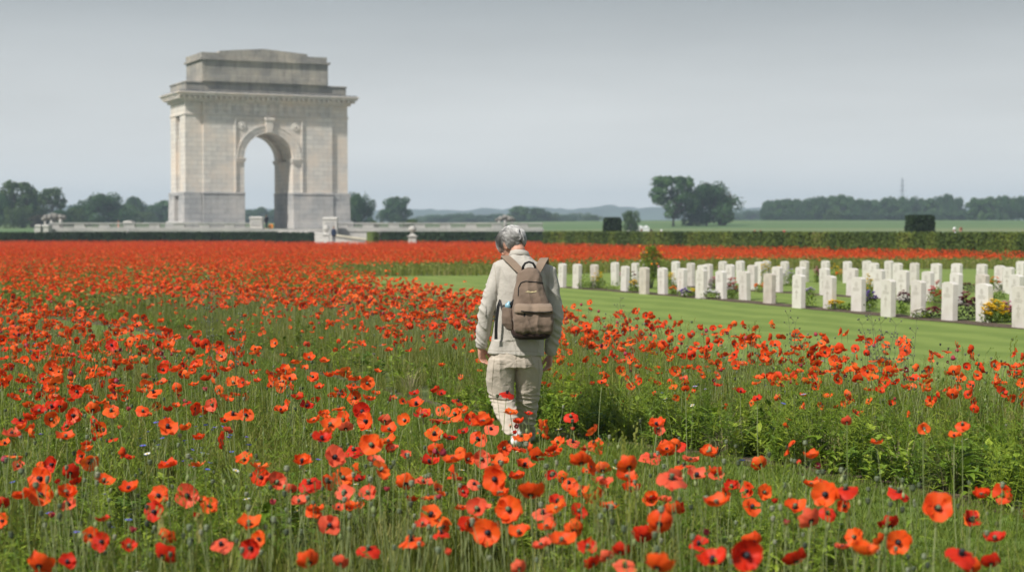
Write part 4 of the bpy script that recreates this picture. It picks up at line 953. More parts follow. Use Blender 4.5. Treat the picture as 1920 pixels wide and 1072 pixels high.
b = MB(); b.box(-11.2, 11.2, -D2 - .85, D2 + .85, 16.42, 16.55); b.obj('lead_flashing', M_lead, arch)
b = MB(); b.box(-10.3, 10.1, -D2 + .1, D2 - .1, 16.55, 17.75); b.box(-10.4, 10.2, -D2, D2, 17.55, 17.75); b.obj('attic_base', ST_d, arch)
b = MB(); b.box(-8.35, 7.65, -3.9, 3.4, 17.75, 20.35); b.box(-8.2, 7.5, -4.0, 3.5, 17.75, 18.6); b.obj('attic', ST_d, arch)
b = MB(); b.box(-8.6, 7.9, -4.15, 3.65, 20.35, 20.62); b.prism([(-8.4, 20.62), (-8.4, 21.25), (-6.2, 21.25), (-6.1, 21.5), (-.7, 21.95), (4.9, 21.55), (5.0, 21.25), (7.5, 21.25), (7.5, 20.62)][::-1], -3.95, 3.45); b.obj('roof_cap', ST_d, arch)
for o in arch.children:
    if o.name.split('.')[0] in ('cornice', 'keystone', 'attic', 'attic_base', 'frieze', 'plinth'): bevel(o, .035, 1)

# terrace, walls, piers, ramp
dT = 195.0
ter = thing('stone_terrace', 'low grey stone terrace wall and pavement carrying the arch', 'terrace', (0, 0, 0))
b = MB(); b.box(X(66, dT), X(1018, dT), dT, dT + 46, 0, 1.55); b.obj('retaining_wall', ST_t, ter)
b = MB(); b.box(X(66, dT) - .1, X(1018, dT) + .1, dT - .12, dT + 46, 1.55, 1.84); b.obj('pavement_slab', ST_t, ter)
def balustrade(px0, px1, label, groups):
    x0, x1 = X(px0, dT), X(px1, dT); t = thing('balustrade', label, 'balustrade', ((x0 + x1) / 2, dT + .3, 1.84)); h = (x1 - x0) / 2
    b = MB(); b.box(-h, h, -.2, .2, .56, .70); b.obj('coping', ST_t, t)
    b = MB(); b.box(-h, h, -.16, .16, 0, .14); b.obj('base_course', ST_t, t)
    n = groups; w_ = 2 * h / n; nb = 7
    me = None
    for k in range(n):
        a = -h + k * w_; b = MB(); b.box(a, a + w_ * .42, -.14, .14, .14, .56); b.obj('solid_panel', ST_t, t)
        for q in range(nb):
            if me is None:
                bb = MB(); bb.lathe([(.07, 0), (.05, .06), (.085, .16), (.05, .3), (.045, .36), (.07, .42)], 7); me = bb.mesh('baluster', ST_t, smooth=True)
            link('baluster', me, t, (a + w_ * .42 + (q + .5) * w_ * .58 / nb, 0, .14))
balustrade(92, 467, 'long grey stone balustrade left of the arch above the dark hedge', 8)
balustrade(632, 1018, 'long grey stone balustrade right of the arch behind the topped pedestal', 8)
def pier(px0, px1, pyt, d, label, zb=1.84, depth=1.6, panel=True):
    x0, x1 = X(px0, d), X(px1, d); h = Z(pyt, d) - zb; w_ = (x1 - x0) / 2; t = thing('stone_pier', label, 'pier', ((x0 + x1) / 2, d + depth / 2, zb))
    b = MB(); b.box(-w_ * .9, w_ * .9, -depth * .45, depth * .45, 0, h - .28); b.box(-w_, w_, -depth / 2, depth / 2, 0, .18); bevel(b.obj('shaft', ST_p, t), .03, 1)
    b = MB(); b.box(-w_, w_, -depth / 2, depth / 2, h - .28, h - .1); b.box(-w_ * .93, w_ * .93, -depth * .46, depth * .46, h - .1, h, taper=.08); bevel(b.obj('capstone', ST_p, t), .03, 1)
    if panel and w_ > .5: b = MB(); b.box(-w_ * .6, w_ * .6, -depth * .45 - .04, -depth * .45, .35, h - .5); b.obj('raised_panel', ST_t, t)
pier(467, 493, 406, 196, 'pale square stone pier standing below the left leg of the arch opening')
pier(604, 633, 407, 192.5, 'tall pale stone pier beside the ramp, right of the arch opening', zb=0, depth=1.9)
pier(231, 248, 414, 203, 'short round edged stone block behind the left balustrade', panel=False)
pier(65, 77, 421, 193, 'left end post of the terrace wall, outermost of two', zb=0, panel=False); pier(79, 92, 421, 193.2, 'end post of the terrace wall, right one of two at the far left', zb=0, panel=False)
ramp = thing('stone_ramp', 'bright pale stone ramp rising to the terrace through the hedge gap', 'ramp', (0, 0, 0))
b = MB(); b.prism([(-25.6, 0), (-14.6, 0), (-14.6, .42), (-19.4, 1.06), (-22, 1.5), (-25.6, 1.62)], 187, 194.9); b.obj('ramp_body', ST_p, ramp)
b = MB(); b.prism([(-19.4, 1.07), (-14.6, .43), (-14.6, .62), (-19.4, 1.26)], 186.8, 187.3); b.obj('sloping_kerb', mat('lichened_coping', (.50, .46, .36), .9, var=.25, nscale=4), ramp)
b = MB(); b.box(-27, -12, 150, 187, 0.01, .06); struct(b.obj('paved_forecourt', ST_p))
def urn_pedestal(px, d, top, wpx, label):
    x = X(px, d); zt = Z(top, d); w_ = wpx / F * d / 2; t = thing('urn_pedestal', label, 'stone urn', (x, d, 0)); hp = zt * .58
    b = MB(); b.box(-w_ * .85, w_ * .85, -w_ * .85, w_ * .85, 0, hp - .12, taper=.04); bevel(b.obj('pedestal', ST_p, t), .02, 1)
    b = MB(); b.box(-w_, w_, -w_, w_, hp - .12, hp); b.box(-w_ * .7, w_ * .7, -w_ * .7, w_ * .7, hp, hp + .12, taper=.1); bevel(b.obj('capstone', ST_p, t), .02, 1)
    b = MB(); r = w_; hh = zt - hp - .12
    b.lathe([(r * .35, 0), (r * .25, hh * .12), (r * .45, hh * .25), (r * .78, hh * .48), (r * .82, hh * .66), (r * .6, hh * .82), (r * .62, hh * .86), (r * .3, hh * .94), (r * .05, hh)], 16, Matrix.Translation((0, 0, hp + .12))); b.obj('urn', ST_p, t, smooth=True)
urn_pedestal(773.5, 152, 423, 19, 'pale stone urn on a square pedestal in front of the dark hedge')
urn_pedestal(612, 178, 422.5, 16, 'weathered stone urn on a pedestal beside the man in dark blue')
ST_k = stone_mat('blackened_stone', (.20, .19, .175), (.15, .145, .135), (.34, .32, .28), bw=9, bh=9, stain_amt=.7)
def trophy(px, d, top, label, seed, wpx):
    """a rough carved canopy carried on five stubby figures above a plinth"""
    x = X(px, d); zt = Z(top, d) - 1.84; w_ = wpx / F * d / 2; t = thing('stone_sculpture', label, 'sculpture', (x, d, 1.84)); r_ = random.Random(seed); b = MB()
    for k in range(9): u = -1 + 2 * k / 8; b.ball((u * w_ * .82, r_.uniform(-.3, .3) * w_, zt * (.66 + .10 * (1 - u * u) + r_.uniform(-.05, .05))), (w_ * r_.uniform(.22, .3), w_ * .42, zt * r_.uniform(.13, .2)), 8, 6)
    for u, hgt in ((-.45, .8), (-.1, .9), (.2, .84), (.6, .78)): b.ball((u * w_, 0, zt * hgt), (w_ * .2, w_ * .3, zt * .12), 8, 6)
    me = remesh(b.mesh('carved_canopy', ST_k), .05, 1); displace(me, lambda c, n: .10 * noise.noise(c * 3.1 + Vector((seed, 0, 0))) + .05 * noise.noise(c * 8)); link('carved_canopy', me, t)
    for sx_, sy_ in ((-.72, -.3), (-.1, -.35), (.05, .35), (.7, -.25), (.62, .4)):
        b = MB(); b.tube([(w_ * sx_, w_ * sy_, 0), (w_ * sx_ * .95, w_ * sy_, zt * .3), (w_ * sx_, w_ * sy_, zt * .6)], [w_ * .15, w_ * .09, w_ * .14], 8); b.obj('support_figure', ST_p, t, smooth=True)
    b = MB(); b.box(-w_ * 1.05, w_ * 1.05, -w_ * .8, w_ * .8, -.02, .14); b.obj('base_slab', ST_p, t)
trophy(101, 197, 399, 'weathered lumpy stone sculpture on the left end of the terrace wall', 4, 41)
trophy(948, 197, 403, 'weathered stone sculpture on the right end of the terrace wall, above the walking man', 7, 36)

# ------------------------------------------------------------------ hedges and topiary
M_hdark = mat('yew_leaf', rough=.75, spec=.2, nscale=.8, tint=True, rnd=.35, ramp=[(0, (.008, .016, .008)), (.6, (.016, .034, .012)), (1, (.04, .07, .018))])
M_hlite = mat('hornbeam_and_lit_yew_leaf', rough=.7, spec=.2, nscale=.5, detail=4, stretch=(1, 1, .18), tint=True, rnd=.25, ramp=[(0, (.016, .032, .008)), (.4, (.06, .09, .014)), (.75, (.125, .155, .02)), (1, (.15, .12, .05))])
def hedge(x0, y0, x1, y1, th, h, m_, label, dens, sz, seed, parent_name='hedge', end=None):
    r_ = random.Random(seed); Ln = math.hypot(x1 - x0, y1 - y0); az = math.atan2(y1 - y0, x1 - x0); t = thing(parent_name, label, 'hedge', (x0, y0, 0), az)
    b = MB(); n = max(2, int(Ln / 1.2)); vs = []; prof = [(0, 0), (0, h * .5), (.05, h - .04), (th - .05, h - .04), (th, h * .5), (th, 0)]
    for i in range(n + 1):
        for (y, z) in prof: j = .05 * noise.noise(Vector((i * .7, y * 3, z * 2))); vs.append((Ln * i / n, y + j, z + (j * .7 if z > 0 else 0)))
    k = len(prof); b.add(vs, [(i * k + j, (i + 1) * k + j, (i + 1) * k + j + 1, i * k + j + 1) for i in range(n) for j in range(k - 1)] + [tuple(range(k)), tuple(n * k + j for j in range(k - 1, -1, -1))])
    b.obj('hedge_core', m_, t)
    b = MB(); N_ = int(Ln * dens)
    for _ in range(N_):
        q = r_.random(); x = r_.uniform(0, Ln); b.tint = r_.random()
        if q < .62: p = (x, -.02 + r_.uniform(-.05, .04), r_.uniform(0, h))
        elif q < .92: p = (x, r_.uniform(0, th), h - .02 + r_.uniform(-.05, .05))
        else: p = (r_.choice([0, Ln]) + r_.uniform(-.04, .04), r_.uniform(0, th), r_.uniform(0, h))
        a = Vector((r_.uniform(-1, 1), r_.uniform(-1, 1), r_.uniform(-1, 1))).normalized() * sz; c = Vector((r_.uniform(-1, 1), r_.uniform(-1, 1), r_.uniform(-1, 1))).normalized() * sz * .55
        b.quad(p, a, c)
    b.obj('hedge_leaves', m_, t, recalc=False)
    return t
hedge(-53, 163, X(586, 163), 163, 1.4, 1.46, M_hdark, 'long dark clipped yew hedge left of the gap in front of the arch', 150, .09, 1)
hedge(X(712, 156), 156, X(1022, 152), 152, 1.4, 1.50, M_hdark, 'dark clipped hedge between the gap and the brighter hedge, behind the walking man', 160, .09, 2)
hedge(X(699, 155.6), 155.6, X(711.6, 155.8), 155.8, 2.4, 1.50, M_hlite, 'end block of the dark hedge right of the ramp, sunlight painted in brighter leaves', 300, .08, 3)  # side face lit by the sun, its light put into a brighter leaf colour
hedge(X(1018, 133), 133, X(2120, 77), 77, 1.5, 1.56, M_hlite, 'long bright olive clipped hedge running behind the graves to the right edge', 330, .07, 4)
def topiary(px0, px1, pyt, d, label, seed):
    x = X((px0 + px1) / 2, d); w_ = (px1 - px0) / 2 / F * d; h = Z(pyt, d) - ground_z(x, d); t = thing('topiary', label, 'topiary', (x, d, ground_z(x, d))); r_ = random.Random(seed)
    b = MB(); b.box(-w_, w_, -w_, w_, 0, h * .8, taper=w_ * .1); b.box(-w_ * .9, w_ * .9, -w_ * .9, w_ * .9, h * .8, h * .97, taper=w_ * .08); bevel(b.obj('crown', M_hdark, t), w_ * .12, 3)
    b = MB()
    for k in range(2600):
        z = r_.random(); ww = w_ * (1 - .14 * z); s_ = r_.randrange(5); u = r_.uniform(-1, 1) * ww
        p = [(u, -ww, z * h * .97), (u, ww, z * h * .97), (-ww, u, z * h * .97), (ww, u, z * h * .97), (u * .9, r_.uniform(-.85, .85) * w_, h * .98)][s_]; b.tint = r_.random()
        b.quad(p, Vector((r_.uniform(-1, 1), r_.uniform(-1, 1), r_.uniform(-1, 1))).normalized() * .11, Vector((r_.uniform(-1, 1), r_.uniform(-1, 1), r_.uniform(-1, 1))).normalized() * .07)
    b.obj('leaves', M_hdark, t, recalc=False)
topiary(1131, 1165, 408.5, 150, 'dark clipped topiary block behind the bright hedge, left of the small round tree', 1)
topiary(1700, 1749, 404.5, 118, 'dark clipped topiary block standing behind the hedge at right', 2)

# ------------------------------------------------------------------ trees
M_bark = mat('bark', (.075, .062, .05), .95, var=.35, nscale=4)
def crown_mat(n_, a, b_, c): return mat(n_, rough=.75, spec=.15, nscale=.35, detail=5, tint=True, rnd=.5, trans=.2, ramp=[(0, a), (.5, b_), (1, c)])
M_c1 = crown_mat('oak_leaf', (.02, .055, .018), (.055, .12, .035), (.13, .21, .06))
M_c2 = crown_mat('dark_tree_leaf', (.014, .046, .017), (.042, .095, .034), (.10, .17, .055))
M_c3 = crown_mat('light_tree_leaf', (.03, .06, .018), (.06, .105, .03), (.12, .165, .05))
M_c4 = crown_mat('copper_tree_leaf', (.03, .03, .018), (.06, .055, .03), (.09, .085, .045))
def tree_meshes(seed, Wd=1.0, H=1.0, trunk=.12, dense=1.0, lacy=False, nleaf=8000, lsz=.024, m_=None, spread=.5):
    """unit tree: height 1 and half width Wd/2; blobs of foliage at the ends of real limbs"""
    r_ = random.Random(seed); tb = MB(); cb = MB(); hw = Wd / 2; bl = []
    th = trunk + .06
    tb.tube([(0, 0, -.03), (.004, 0, th * .5), (.0, .004, th), (.01, 0, th + .25)], [.030, .022, .019, .010], 8)
    nb = (26 if spread == 1 else 17) if lacy else 20
    for k in range(nb):
        a = k * 2.399 + r_.uniform(-.3, .3); v_ = r_.random(); el = v_ if lacy else v_ ** 1.25
        # points spread over a dome shaped crown
        zc = trunk + (.10 if lacy else .06) + (1 - trunk - .17) * el * (.97 if lacy else .9); rmax = hw * math.sqrt(max(.05, 1 - ((zc - trunk - (1 - trunk) * .42) / ((1 - trunk) * .62)) ** 2)); rr = rmax * r_.uniform(.40, .9)
        p = Vector((rr * cos(a), rr * sin(a), zc)); br = r_.uniform(.10, .17) * (1.0 if lacy else 1.35) * (Wd ** .5)
        bl.append((p, br)); s0 = Vector((0, 0, th * r_.uniform(.7, 1.6))); mid = (s0 + p) / 2 + Vector((r_.uniform(-.03, .03), r_.uniform(-.03, .03), -.03))
        tb.tube([s0, mid, p], [.012, .008, .003], 6, cap=False)
        for q in range(3): tb.tube([mid, mid.lerp(p, .6) + Vector((r_.uniform(-.06, .06), r_.uniform(-.06, .06), r_.uniform(0, .06)))], [.005, .002], 4, cap=False)
    if not lacy:
        for k in range(9): a = k * 2.4; bl.append((Vector((hw * .35 * cos(a), hw * .35 * sin(a), trunk + .12 + (1 - trunk - .3) * r_.random())), .17 * Wd ** .5))
        bl.append((Vector((0, 0, .84)), .14)); bl.append((Vector((.05, .02, .6)), .2 * Wd ** .5))
    else:
        for k in range(10): a = k * 2.4 + .6; bl.append((Vector((hw * .72 * cos(a), hw * .72 * sin(a), .45 + .42 * r_.random())), .085)); bl.append((Vector((hw * .4 * cos(a), hw * .4 * sin(a), .90)), .08))
    per = nleaf // len(bl)
    for p, br in bl:
        tint0 = r_.random()
        for _ in range(per):
            d_ = Vector((r_.gauss(0, 1), r_.gauss(0, 1), r_.gauss(0, 1))).normalized(); rad = br * r_.uniform(.35, 1.0) ** .55
            if r_.random() < .12: rad *= r_.uniform(1, 1.3)
            c = p + Vector((d_.x * rad, d_.y * rad, d_.z * rad * .85)); cb.tint = tint0 + .35 * r_.random()
            t1 = Vector((r_.uniform(-1, 1), r_.uniform(-1, 1), r_.uniform(-1, 1))).normalized(); t2 = t1.cross(d_ + Vector((0, 0, .01))).normalized()
            cb.quad(c, t1 * lsz * r_.uniform(.6, 1.2), t2 * lsz * r_.uniform(.4, .8))
    return tb.mesh('trunk', M_bark, smooth=True), cb.mesh('crown', m_ or M_c1)
T_oak = tree_meshes(1, 1.02, trunk=.12, lacy=True, m_=M_c1, nleaf=9000, lsz=.018, spread=1); T_dense = tree_meshes(2, 1.25, trunk=.04, m_=M_c2); T_lacy = tree_meshes(3, .95, trunk=.1, lacy=True, m_=M_c3, nleaf=4200, lsz=.022); T_tall = tree_meshes(4, .85, trunk=.03, m_=M_c1)
T_shrub = tree_meshes(5, 1.9, trunk=.0, m_=M_c3, nleaf=3000, lsz=.035); T_wide = tree_meshes(6, 1.6, trunk=.02, m_=M_c2); T_cop = tree_meshes(7, 1.0, trunk=.04, m_=M_c4); T_ball = tree_meshes(8, 1.05, trunk=.06, m_=M_c3, nleaf=4200)
def tree(px, top, d, wpx, T, label, group=None, rz=None, name='tree', sink=.0):
    x = X(px, d); gz = ground_z(x, d) - sink; H_ = Z(top, d) - gz
    box_w = max(v.co.x for v in T[1].vertices) - min(v.co.x for v in T[1].vertices)
    sx_ = (wpx / F * d) / box_w
    e = thing(name, label, 'tree' if name == 'tree' else 'shrub', (x, d, gz), 0, group); r_z = rz if rz is not None else rt.uniform(0, 6.3)
    zt = max(v.co.z for v in T[1].vertices)
    e.scale = (sx_, sx_, H_ / zt); e.rotation_euler = (0, 0, r_z)
    link('crown', T[1], e)
    if T is not T_shrub: link('trunk', T[0], e)
    return e
rt = random.Random(21)
tree(1262, 328, 400, 96, T_oak, 'large spreading oak with sky showing through its branches, on the green field', rz=.4)
tree(1325, 339, 408, 104, T_wide, 'dense dark tree joined to the right side of the large oak'); tree(1358, 362, 412, 50, T_cop, 'lower brownish tree at the right end of the oak group')
tree(1183, 393, 300, 40, T_ball, 'small round tree right of the left topiary block')
tree(35, 337, 420, 80, T_lacy, 'tall airy light green tree near the left edge of the photo'); tree(98, 350, 430, 62, T_lacy, 'airy tree right of the tallest tree at the left edge'); tree(2, 362, 415, 44, T_dense, 'dark tree cut by the left edge of the photo')
tree(30, 385, 400, 60, T_shrub, 'broad green shrub under the airy trees at far left', name='shrub'); tree(115, 392, 410, 50, T_dense, 'low dark bush behind the left stone sculpture', name='shrub'); tree(75, 402, 395, 50, T_cop, 'brownish low bush left of the stone sculpture', name='shrub')
tree(190, 360, 450, 104, T_wide, 'broad dense dark round tree left of the arch'); tree(250, 367, 560, 52, T_dense, 'smaller hazy tree right of the broad dark tree'); tree(268, 395, 540, 60, T_shrub, 'low hazy shrubs between the dark tree and the arch', name='shrub'); tree(308, 374, 600, 56, T_tall, 'hazy tree just left of the arch'); tree(330, 385, 560, 50, T_dense, 'hazy tree partly hidden by the left side of the arch')
tree(672, 359, 420, 58, T_wide, 'dark tree emerging from behind the right side of the arch'); tree(640, 368, 430, 60, T_dense, 'dark tree hidden mostly behind the right leg of the arch')
tree(744, 367, 520, 62, T_dense, 'rounded hazy tree alone right of the arch'); tree(772, 408, 260, 50, T_shrub, 'low olive bush behind the right balustrade', name='shrub'); tree(700, 411, 262, 30, T_shrub, 'tiny green bush beside the right side of the arch', name='shrub')
tree(975, 385, 700, 50, T_tall, 'leftmost tree of the hazy trio right of the walking man head'); tree(1008, 389, 690, 46, T_dense, 'middle tree of the hazy trio right of the walking man head'); tree(1032, 398, 720, 40, T_ball, 'right and lowest tree of the hazy trio')
tree(1110, 402, 760, 50, T_shrub, 'low hazy hedge trees left of the left topiary block', name='shrub')
for k in range(5): tree(470 + k * 22, 392 - (k % 2) * 5, 760, 36, T_dense, ORD[k] + ' blue hazy tree from the left seen through the arch opening', 'hazy trees seen through the arch')
for k in range(9): tree(800 + k * 36, 404 - 3 * (k % 3), 1150, 60, T_shrub, ORD[k] + ' faint low tree from the left in the far hazy belt', 'faint trees of the far belt', name='shrub')
tp = [376, 374, 371, 373, 372, 370, 368, 366, 364, 366, 369, 372, 371, 369, 368, 366, 368, 371, 369, 365, 363, 368]
for k in range(22):
    px = 1440 + k * 16.8; tree(px, tp[k] + rt.uniform(-2, 2), 660 + rt.uniform(-25, 25), 36, rt.choice([T_tall, T_dense, T_tall, T_wide]), ORD[k] + ' tree from the left in the long wood beyond the green field', 'trees of the wood beyond the field')
for k in range(9):
    tree(1826 + k * 14, 368 + rt.uniform(-4, 5), 610 + rt.uniform(-15, 15), 36, rt.choice([T_dense, T_wide, T_tall]), ORD[k] + ' tree from the left in the nearer wood at the right edge', 'trees of the wood at the right edge')
for k in range(16): tree(1442 + k * 24, 397 + rt.uniform(-4, 4), 640, 40, T_dense, ORD[k] + ' low bush from the left at the foot of the wood', 'bushes at the foot of the wood', name='shrub')
tree(1562, 392, 610, 36, T_shrub, 'round light green bush in front of the wood', name='shrub'); tree(1402, 393, 1000, 60, T_wide, 'hazy far tree clump between the oak group and the wood'); tree(1372, 398, 1020, 40, T_wide, 'hazy far tree clump just right of the oak group')
tree(62, 352, 440, 66, T_tall, 'green tree between the two airy trees at far left'); tree(142, 388, 430, 46, T_shrub, 'bushes between the airy trees and the broad dark tree', name='shrub'); tree(228, 392, 500, 50, T_wide, 'hazy tree at the right foot of the broad dark tree')
tree(290, 384, 590, 46, T_wide, 'rounded hazy tree left of the arch beside the last hazy tree'); tree(722, 392, 700, 40, T_shrub, 'faint hazy tree left of the lone rounded tree', name='shrub')
for k in range(7): tree(820 + k * 40, 402 - 2 * (k % 2), 880, 66, T_wide, ORD[k] + ' blue green tree from the left in the belt left of the oak', 'blue green trees of the middle belt')
# wooded ridge on the horizon
b = MB(); r_ = random.Random(2); nxx = 440; vs = []
for j, (yy, f_) in enumerate(((2500, 0), (2560, .75), (2750, 1), (3300, 1), (3400, 0))):
    for i in range(nxx):
        x = -2300 + 4600 * i / (nxx - 1); h = 14 + 24 * (.5 + .5 * noise.noise(Vector((x / 420, 3, 0)))) + 7 * noise.noise(Vector((x / 60, 1, 0))) + 3.5 * noise.noise(Vector((x / 14, yy / 40, 0))); vs.append((x, yy, ground_z(x, yy) - 4 + h * f_))
b.add(vs, [(j * nxx + i, j * nxx + i + 1, (j + 1) * nxx + i + 1, (j + 1) * nxx + i) for j in range(4) for i in range(nxx - 1)]); struct(b.obj('hills', mat('far_wood', (.03, .055, .03), .95, var=.5, nscale=.02), smooth=True, recalc=False))
# pylon
d = 1500.; x = X(1691, d); t = thing('transmission_pylon', 'thin lattice transmission tower rising above the wood at right', 'pylon', (x, d, ground_z(x, d))); h = Z(334, d) - ground_z(x, d); M_steel = mat('steel', (.16, .17, .18), .6)
b = MB()
for sx_ in (-1, 1):
    for sy_ in (-1, 1): b.tube([(sx_ * 1.8, sy_ * 1.8, 0), (sx_ * .9, sy_ * .9, h * .6), (sx_ * .3, sy_ * .3, h)], .16, 4)
for k in range(14):
    z0, z1 = h * k / 14, h * (k + 1) / 14; w0 = 1.8 - 1.5 * k / 14; w1 = 1.8 - 1.5 * (k + 1) / 14; s_ = (-1) ** k
    b.tube([(-w0 * s_, -w0, z0), (w1 * s_, -w1, z1)], .1, 3); b.tube([(w0 * s_, w0, z0), (-w1 * s_, w1, z1)], .16, 3)
b.obj('lattice_mast', M_steel, t)
for k, (zz, ww) in enumerate(((.93, 2.2), (.82, 3.2), (.71, 3.8))): b = MB(); b.tube([(-ww, 0, h * zz), (0, 0, h * zz + .8), (ww, 0, h * zz)], .14, 4); b.obj('cross_arm', M_steel, t)
# white marquee beyond the bright hedge
d = 330.; x = X(1196, d); t = thing('white_tents', 'low white marquee far beyond the hedge below the small round tree', 'tent', (x, d, ground_z(x, d))); t.name = 'marquee'; w_ = 40 / F * d / 2
t.scale = (1, 1, .55)
b = MB(); b.box(-w_, w_, -2, 2, 0, 1.5); b.obj('tent_wall', M_white, t); b = MB()
for k in range(4): x0 = -w_ + k * w_ / 2; b.add([(x0, -2.1, 1.5), (x0 + w_ / 2, -2.1, 1.5), (x0 + w_ / 2, 2.1, 1.5), (x0, 2.1, 1.5), (x0 + w_ / 4, 0, 2.3)], [(0, 1, 4), (1, 2, 4), (2, 3, 4), (3, 0, 4)])
b.obj('tent_roof', M_white, t)
# ------------------------------------------------------------------ people
M_skin = mat('skin', (.50, .27, .19), .55, spec=.35, var=.15, nscale=30, bump=.15, bscale=120, bdist=.002)
M_hair = mat('grey_hair', rough=.45, spec=.4, tint=True, rnd=.85, nscale=60, ramp=[(0, (.12, .115, .11)), (.3, (.34, .33, .32)), (.65, (.60, .59, .57)), (1, (.80, .79, .77))])
M_haircap = mat('hair_base', rough=.7, nscale=30, ramp=[(0, (.06, .055, .05)), (1, (.26, .25, .24))], bump=.8, bscale=90, bdist=.004)
def cloth(name, c, var=.06, weave=110, rough=.9):
    m = mat(name, c, rough, .15, var=var, nscale=9, bump=.9, bscale=weave, bdist=.003, sheen=.1); return m
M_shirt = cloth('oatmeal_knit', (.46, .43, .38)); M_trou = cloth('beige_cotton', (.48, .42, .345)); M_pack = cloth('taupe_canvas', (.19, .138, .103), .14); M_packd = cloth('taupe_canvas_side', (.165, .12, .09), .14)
M_strapm = cloth('strap_webbing', (.25, .185, .135), .1); M_blk = mat('black_webbing', (.012, .012, .013), .6, var=.3, nscale=60); M_base = cloth('dark_brown_suede', (.028, .016, .012), .2)
M_shoe = mat('white_shoe', (.72, .71, .68), .5, var=.06, nscale=20); M_sole = mat('brown_sole', (.12, .06, .035), .8)
UX, UY, UZ = Vector((1, 0, 0)), Vector((0, 1, 0)), Vector((0, 0, 1))
Y0 = 13.4; MAN = Vector((.02, Y0, 0))
def mp(px, py, dy=0.0):
    y = Y0 + dy; return Vector(((px - 960) * y / F, y, EYE - (py - HZ) * y / F)) - MAN
man = thing('person', 'grey haired man in oatmeal shirt and beige trousers walking away on the path, head bowed', 'person', MAN)

# head frame: turned left and bowed
HC = mp(960, 461, .065); HR = Matrix.Rotation(R(46), 4, 'Z') @ Matrix.Rotation(R(-42), 4, 'X') @ Matrix.Scale(1.13, 4); HM = Matrix.Translation(HC) @ HR
body = MB()
def ell(c, r, M_=HM, n=18, m=12): body.ball(c, r, n, m, M_)
ell((0, -.012, .025), (.074, .094, .082)); ell((0, .028, -.03), (.060, .066, .078)); ell((0, .05, -.075), (.040, .040, .030)); ell((0, .078, .03), (.055, .022, .030))
ell((0, .1, -.018), (.011, .018, .020), n=10, m=8); ell((0, .092, .002), (.008, .014, .028), n=10, m=8); ell((0, .088, -.055), (.022, .010, .007), n=10, m=6); ell((0, .084, -.066), (.020, .010, .007), n=10, m=6)
for s in (-1, 1):
    ell((s * .045, .055, -.02), (.022, .026, .020), n=10, m=8); ell((s * .028, .085, .008), (.013, .008, .008), n=10, m=6)
    ell((s * .079, -.008, -.006), (.009, .018, .031), n=10, m=8); ell((s * .086, -.016, .002), (.007, .014, .024), n=10, m=8)
nk0 = mp(974, 492, -.01); nk1 = mp(971, 470, .0)
body.tube([nk0 + Vector((0, 0, -.06)), nk0, nk1, HC + (HR @ Vector((0, -.03, -.02, 0))).to_3d()], [.075, .062, .058, .056], 16)
tors = [(mp(976, 500), .13, .09), (mp(978, 520), .18, .10), (mp(977, 560), .18, .11), (mp(972, 610), .165, .105), (mp(968, 650), .17, .11), (mp(967, 680), .17, .12)]
body.loft([(c, a, b_, UX, UY) for c, a, b_ in tors], 20, e=2.3)
# arms end in hands; joints in pixels of the photograph
ARM = {-1: [mp(940, 504, 0), mp(926, 540, -.02), mp(912, 582, -.03), mp(907, 620, .0), mp(901, 652, .03)], 1: [mp(1027, 512, 0), mp(1034, 545, -.02), mp(1041, 592, -.01), mp(1038, 630, .04), mp(1032, 664, .08)]}
for s in (-1, 1): body.tube(ARM[s], [.05, .045, .04, .034, .027], 12)
LEG = {-1: [mp(944, 682), mp(940, 715, .02), mp(942, 748, .03), mp(951, 782, -.12), mp(958, 806, -.24)], 1: [mp(991, 682), mp(992, 715, .06), mp(990, 750, .14), mp(989, 790, .20), mp(988, 815, .26)]}
for s in (-1, 1): body.tube(LEG[s], [.08, .065, .045, .03, .028], 12)
def hand(s, wrist, down, palmn, curl):
    """palm + four curled fingers + thumb. down: along the fingers; palmn: where the palm faces"""
    down = down.normalized(); palmn = (palmn - down * palmn.dot(down)).normalized(); side = down.cross(palmn).normalized() * (1 if s > 0 else -1)   # side points to the thumb
    hb = MB(); c = wrist
    hb.loft([(c - down * .02, .026, .020, side, palmn), (c + down * .01, .030, .019, side, palmn), (c + down * .045, .041, .016, side, palmn), (c + down * .085, .042, .013, side, palmn), (c + down * .096, .036, .010, side, palmn)], 14, e=2.4)
    for k, (o_, ln, r0) in enumerate(((.031, .072, .0095), (.0105, .080, .0098), (-.0105, .075, .0093), (-.031, .058, .0082))):
        p = c + down * .085 + side * o_; pts = [p - down * .02]; d_ = down.copy(); a = 0
        for q, fr in enumerate((.45, .30, .25)):
            a += curl * (1 + .18 * k) * (1, .9, .6)[q]; dd = down * cos(a) + palmn * sin(a); pts.append(p); p = p + dd * ln * fr
        pts.append(p); hb.tube(pts, [r0, r0, r0 * .95, r0 * .88, r0 * .72], 9)
        hb.ball(p, r0 * .74, 8, 6)
    t0 = c + down * .02 + side * .026; t1 = t0 + (down * .7 + side * .55 + palmn * .35).normalized() * .038; t2 = t1 + (down * .92 + side * .1 + palmn * .45).normalized() * .030; t3 = t2 + (down * .95 + palmn * .4).normalized() * .022
    hb.tube([t0 - side * .012, t0, t1, t2, t3], [.014, .014, .0115, .0105, .0085], 9); hb.ball(t3, .0088, 8, 6)
    return hb
hl = hand(-1, ARM[-1][-1] + Vector((0, 0, -.0)), Vector((.16, .05, -1)), Vector((.55, -.45, .1)), .38)
hr_ = hand(1, ARM[1][-1], Vector((-.12, .02, -1)), Vector((-.85, -.35, 0)), .36)
for hb in (hl, hr_): body.add(hb.v, hb.f)
bme = remesh(body.mesh('body', M_skin), .0048, 2)
displace(bme, lambda c, n: .0012 * noise.noise(c * 45))
bo = link('body', bme, man)

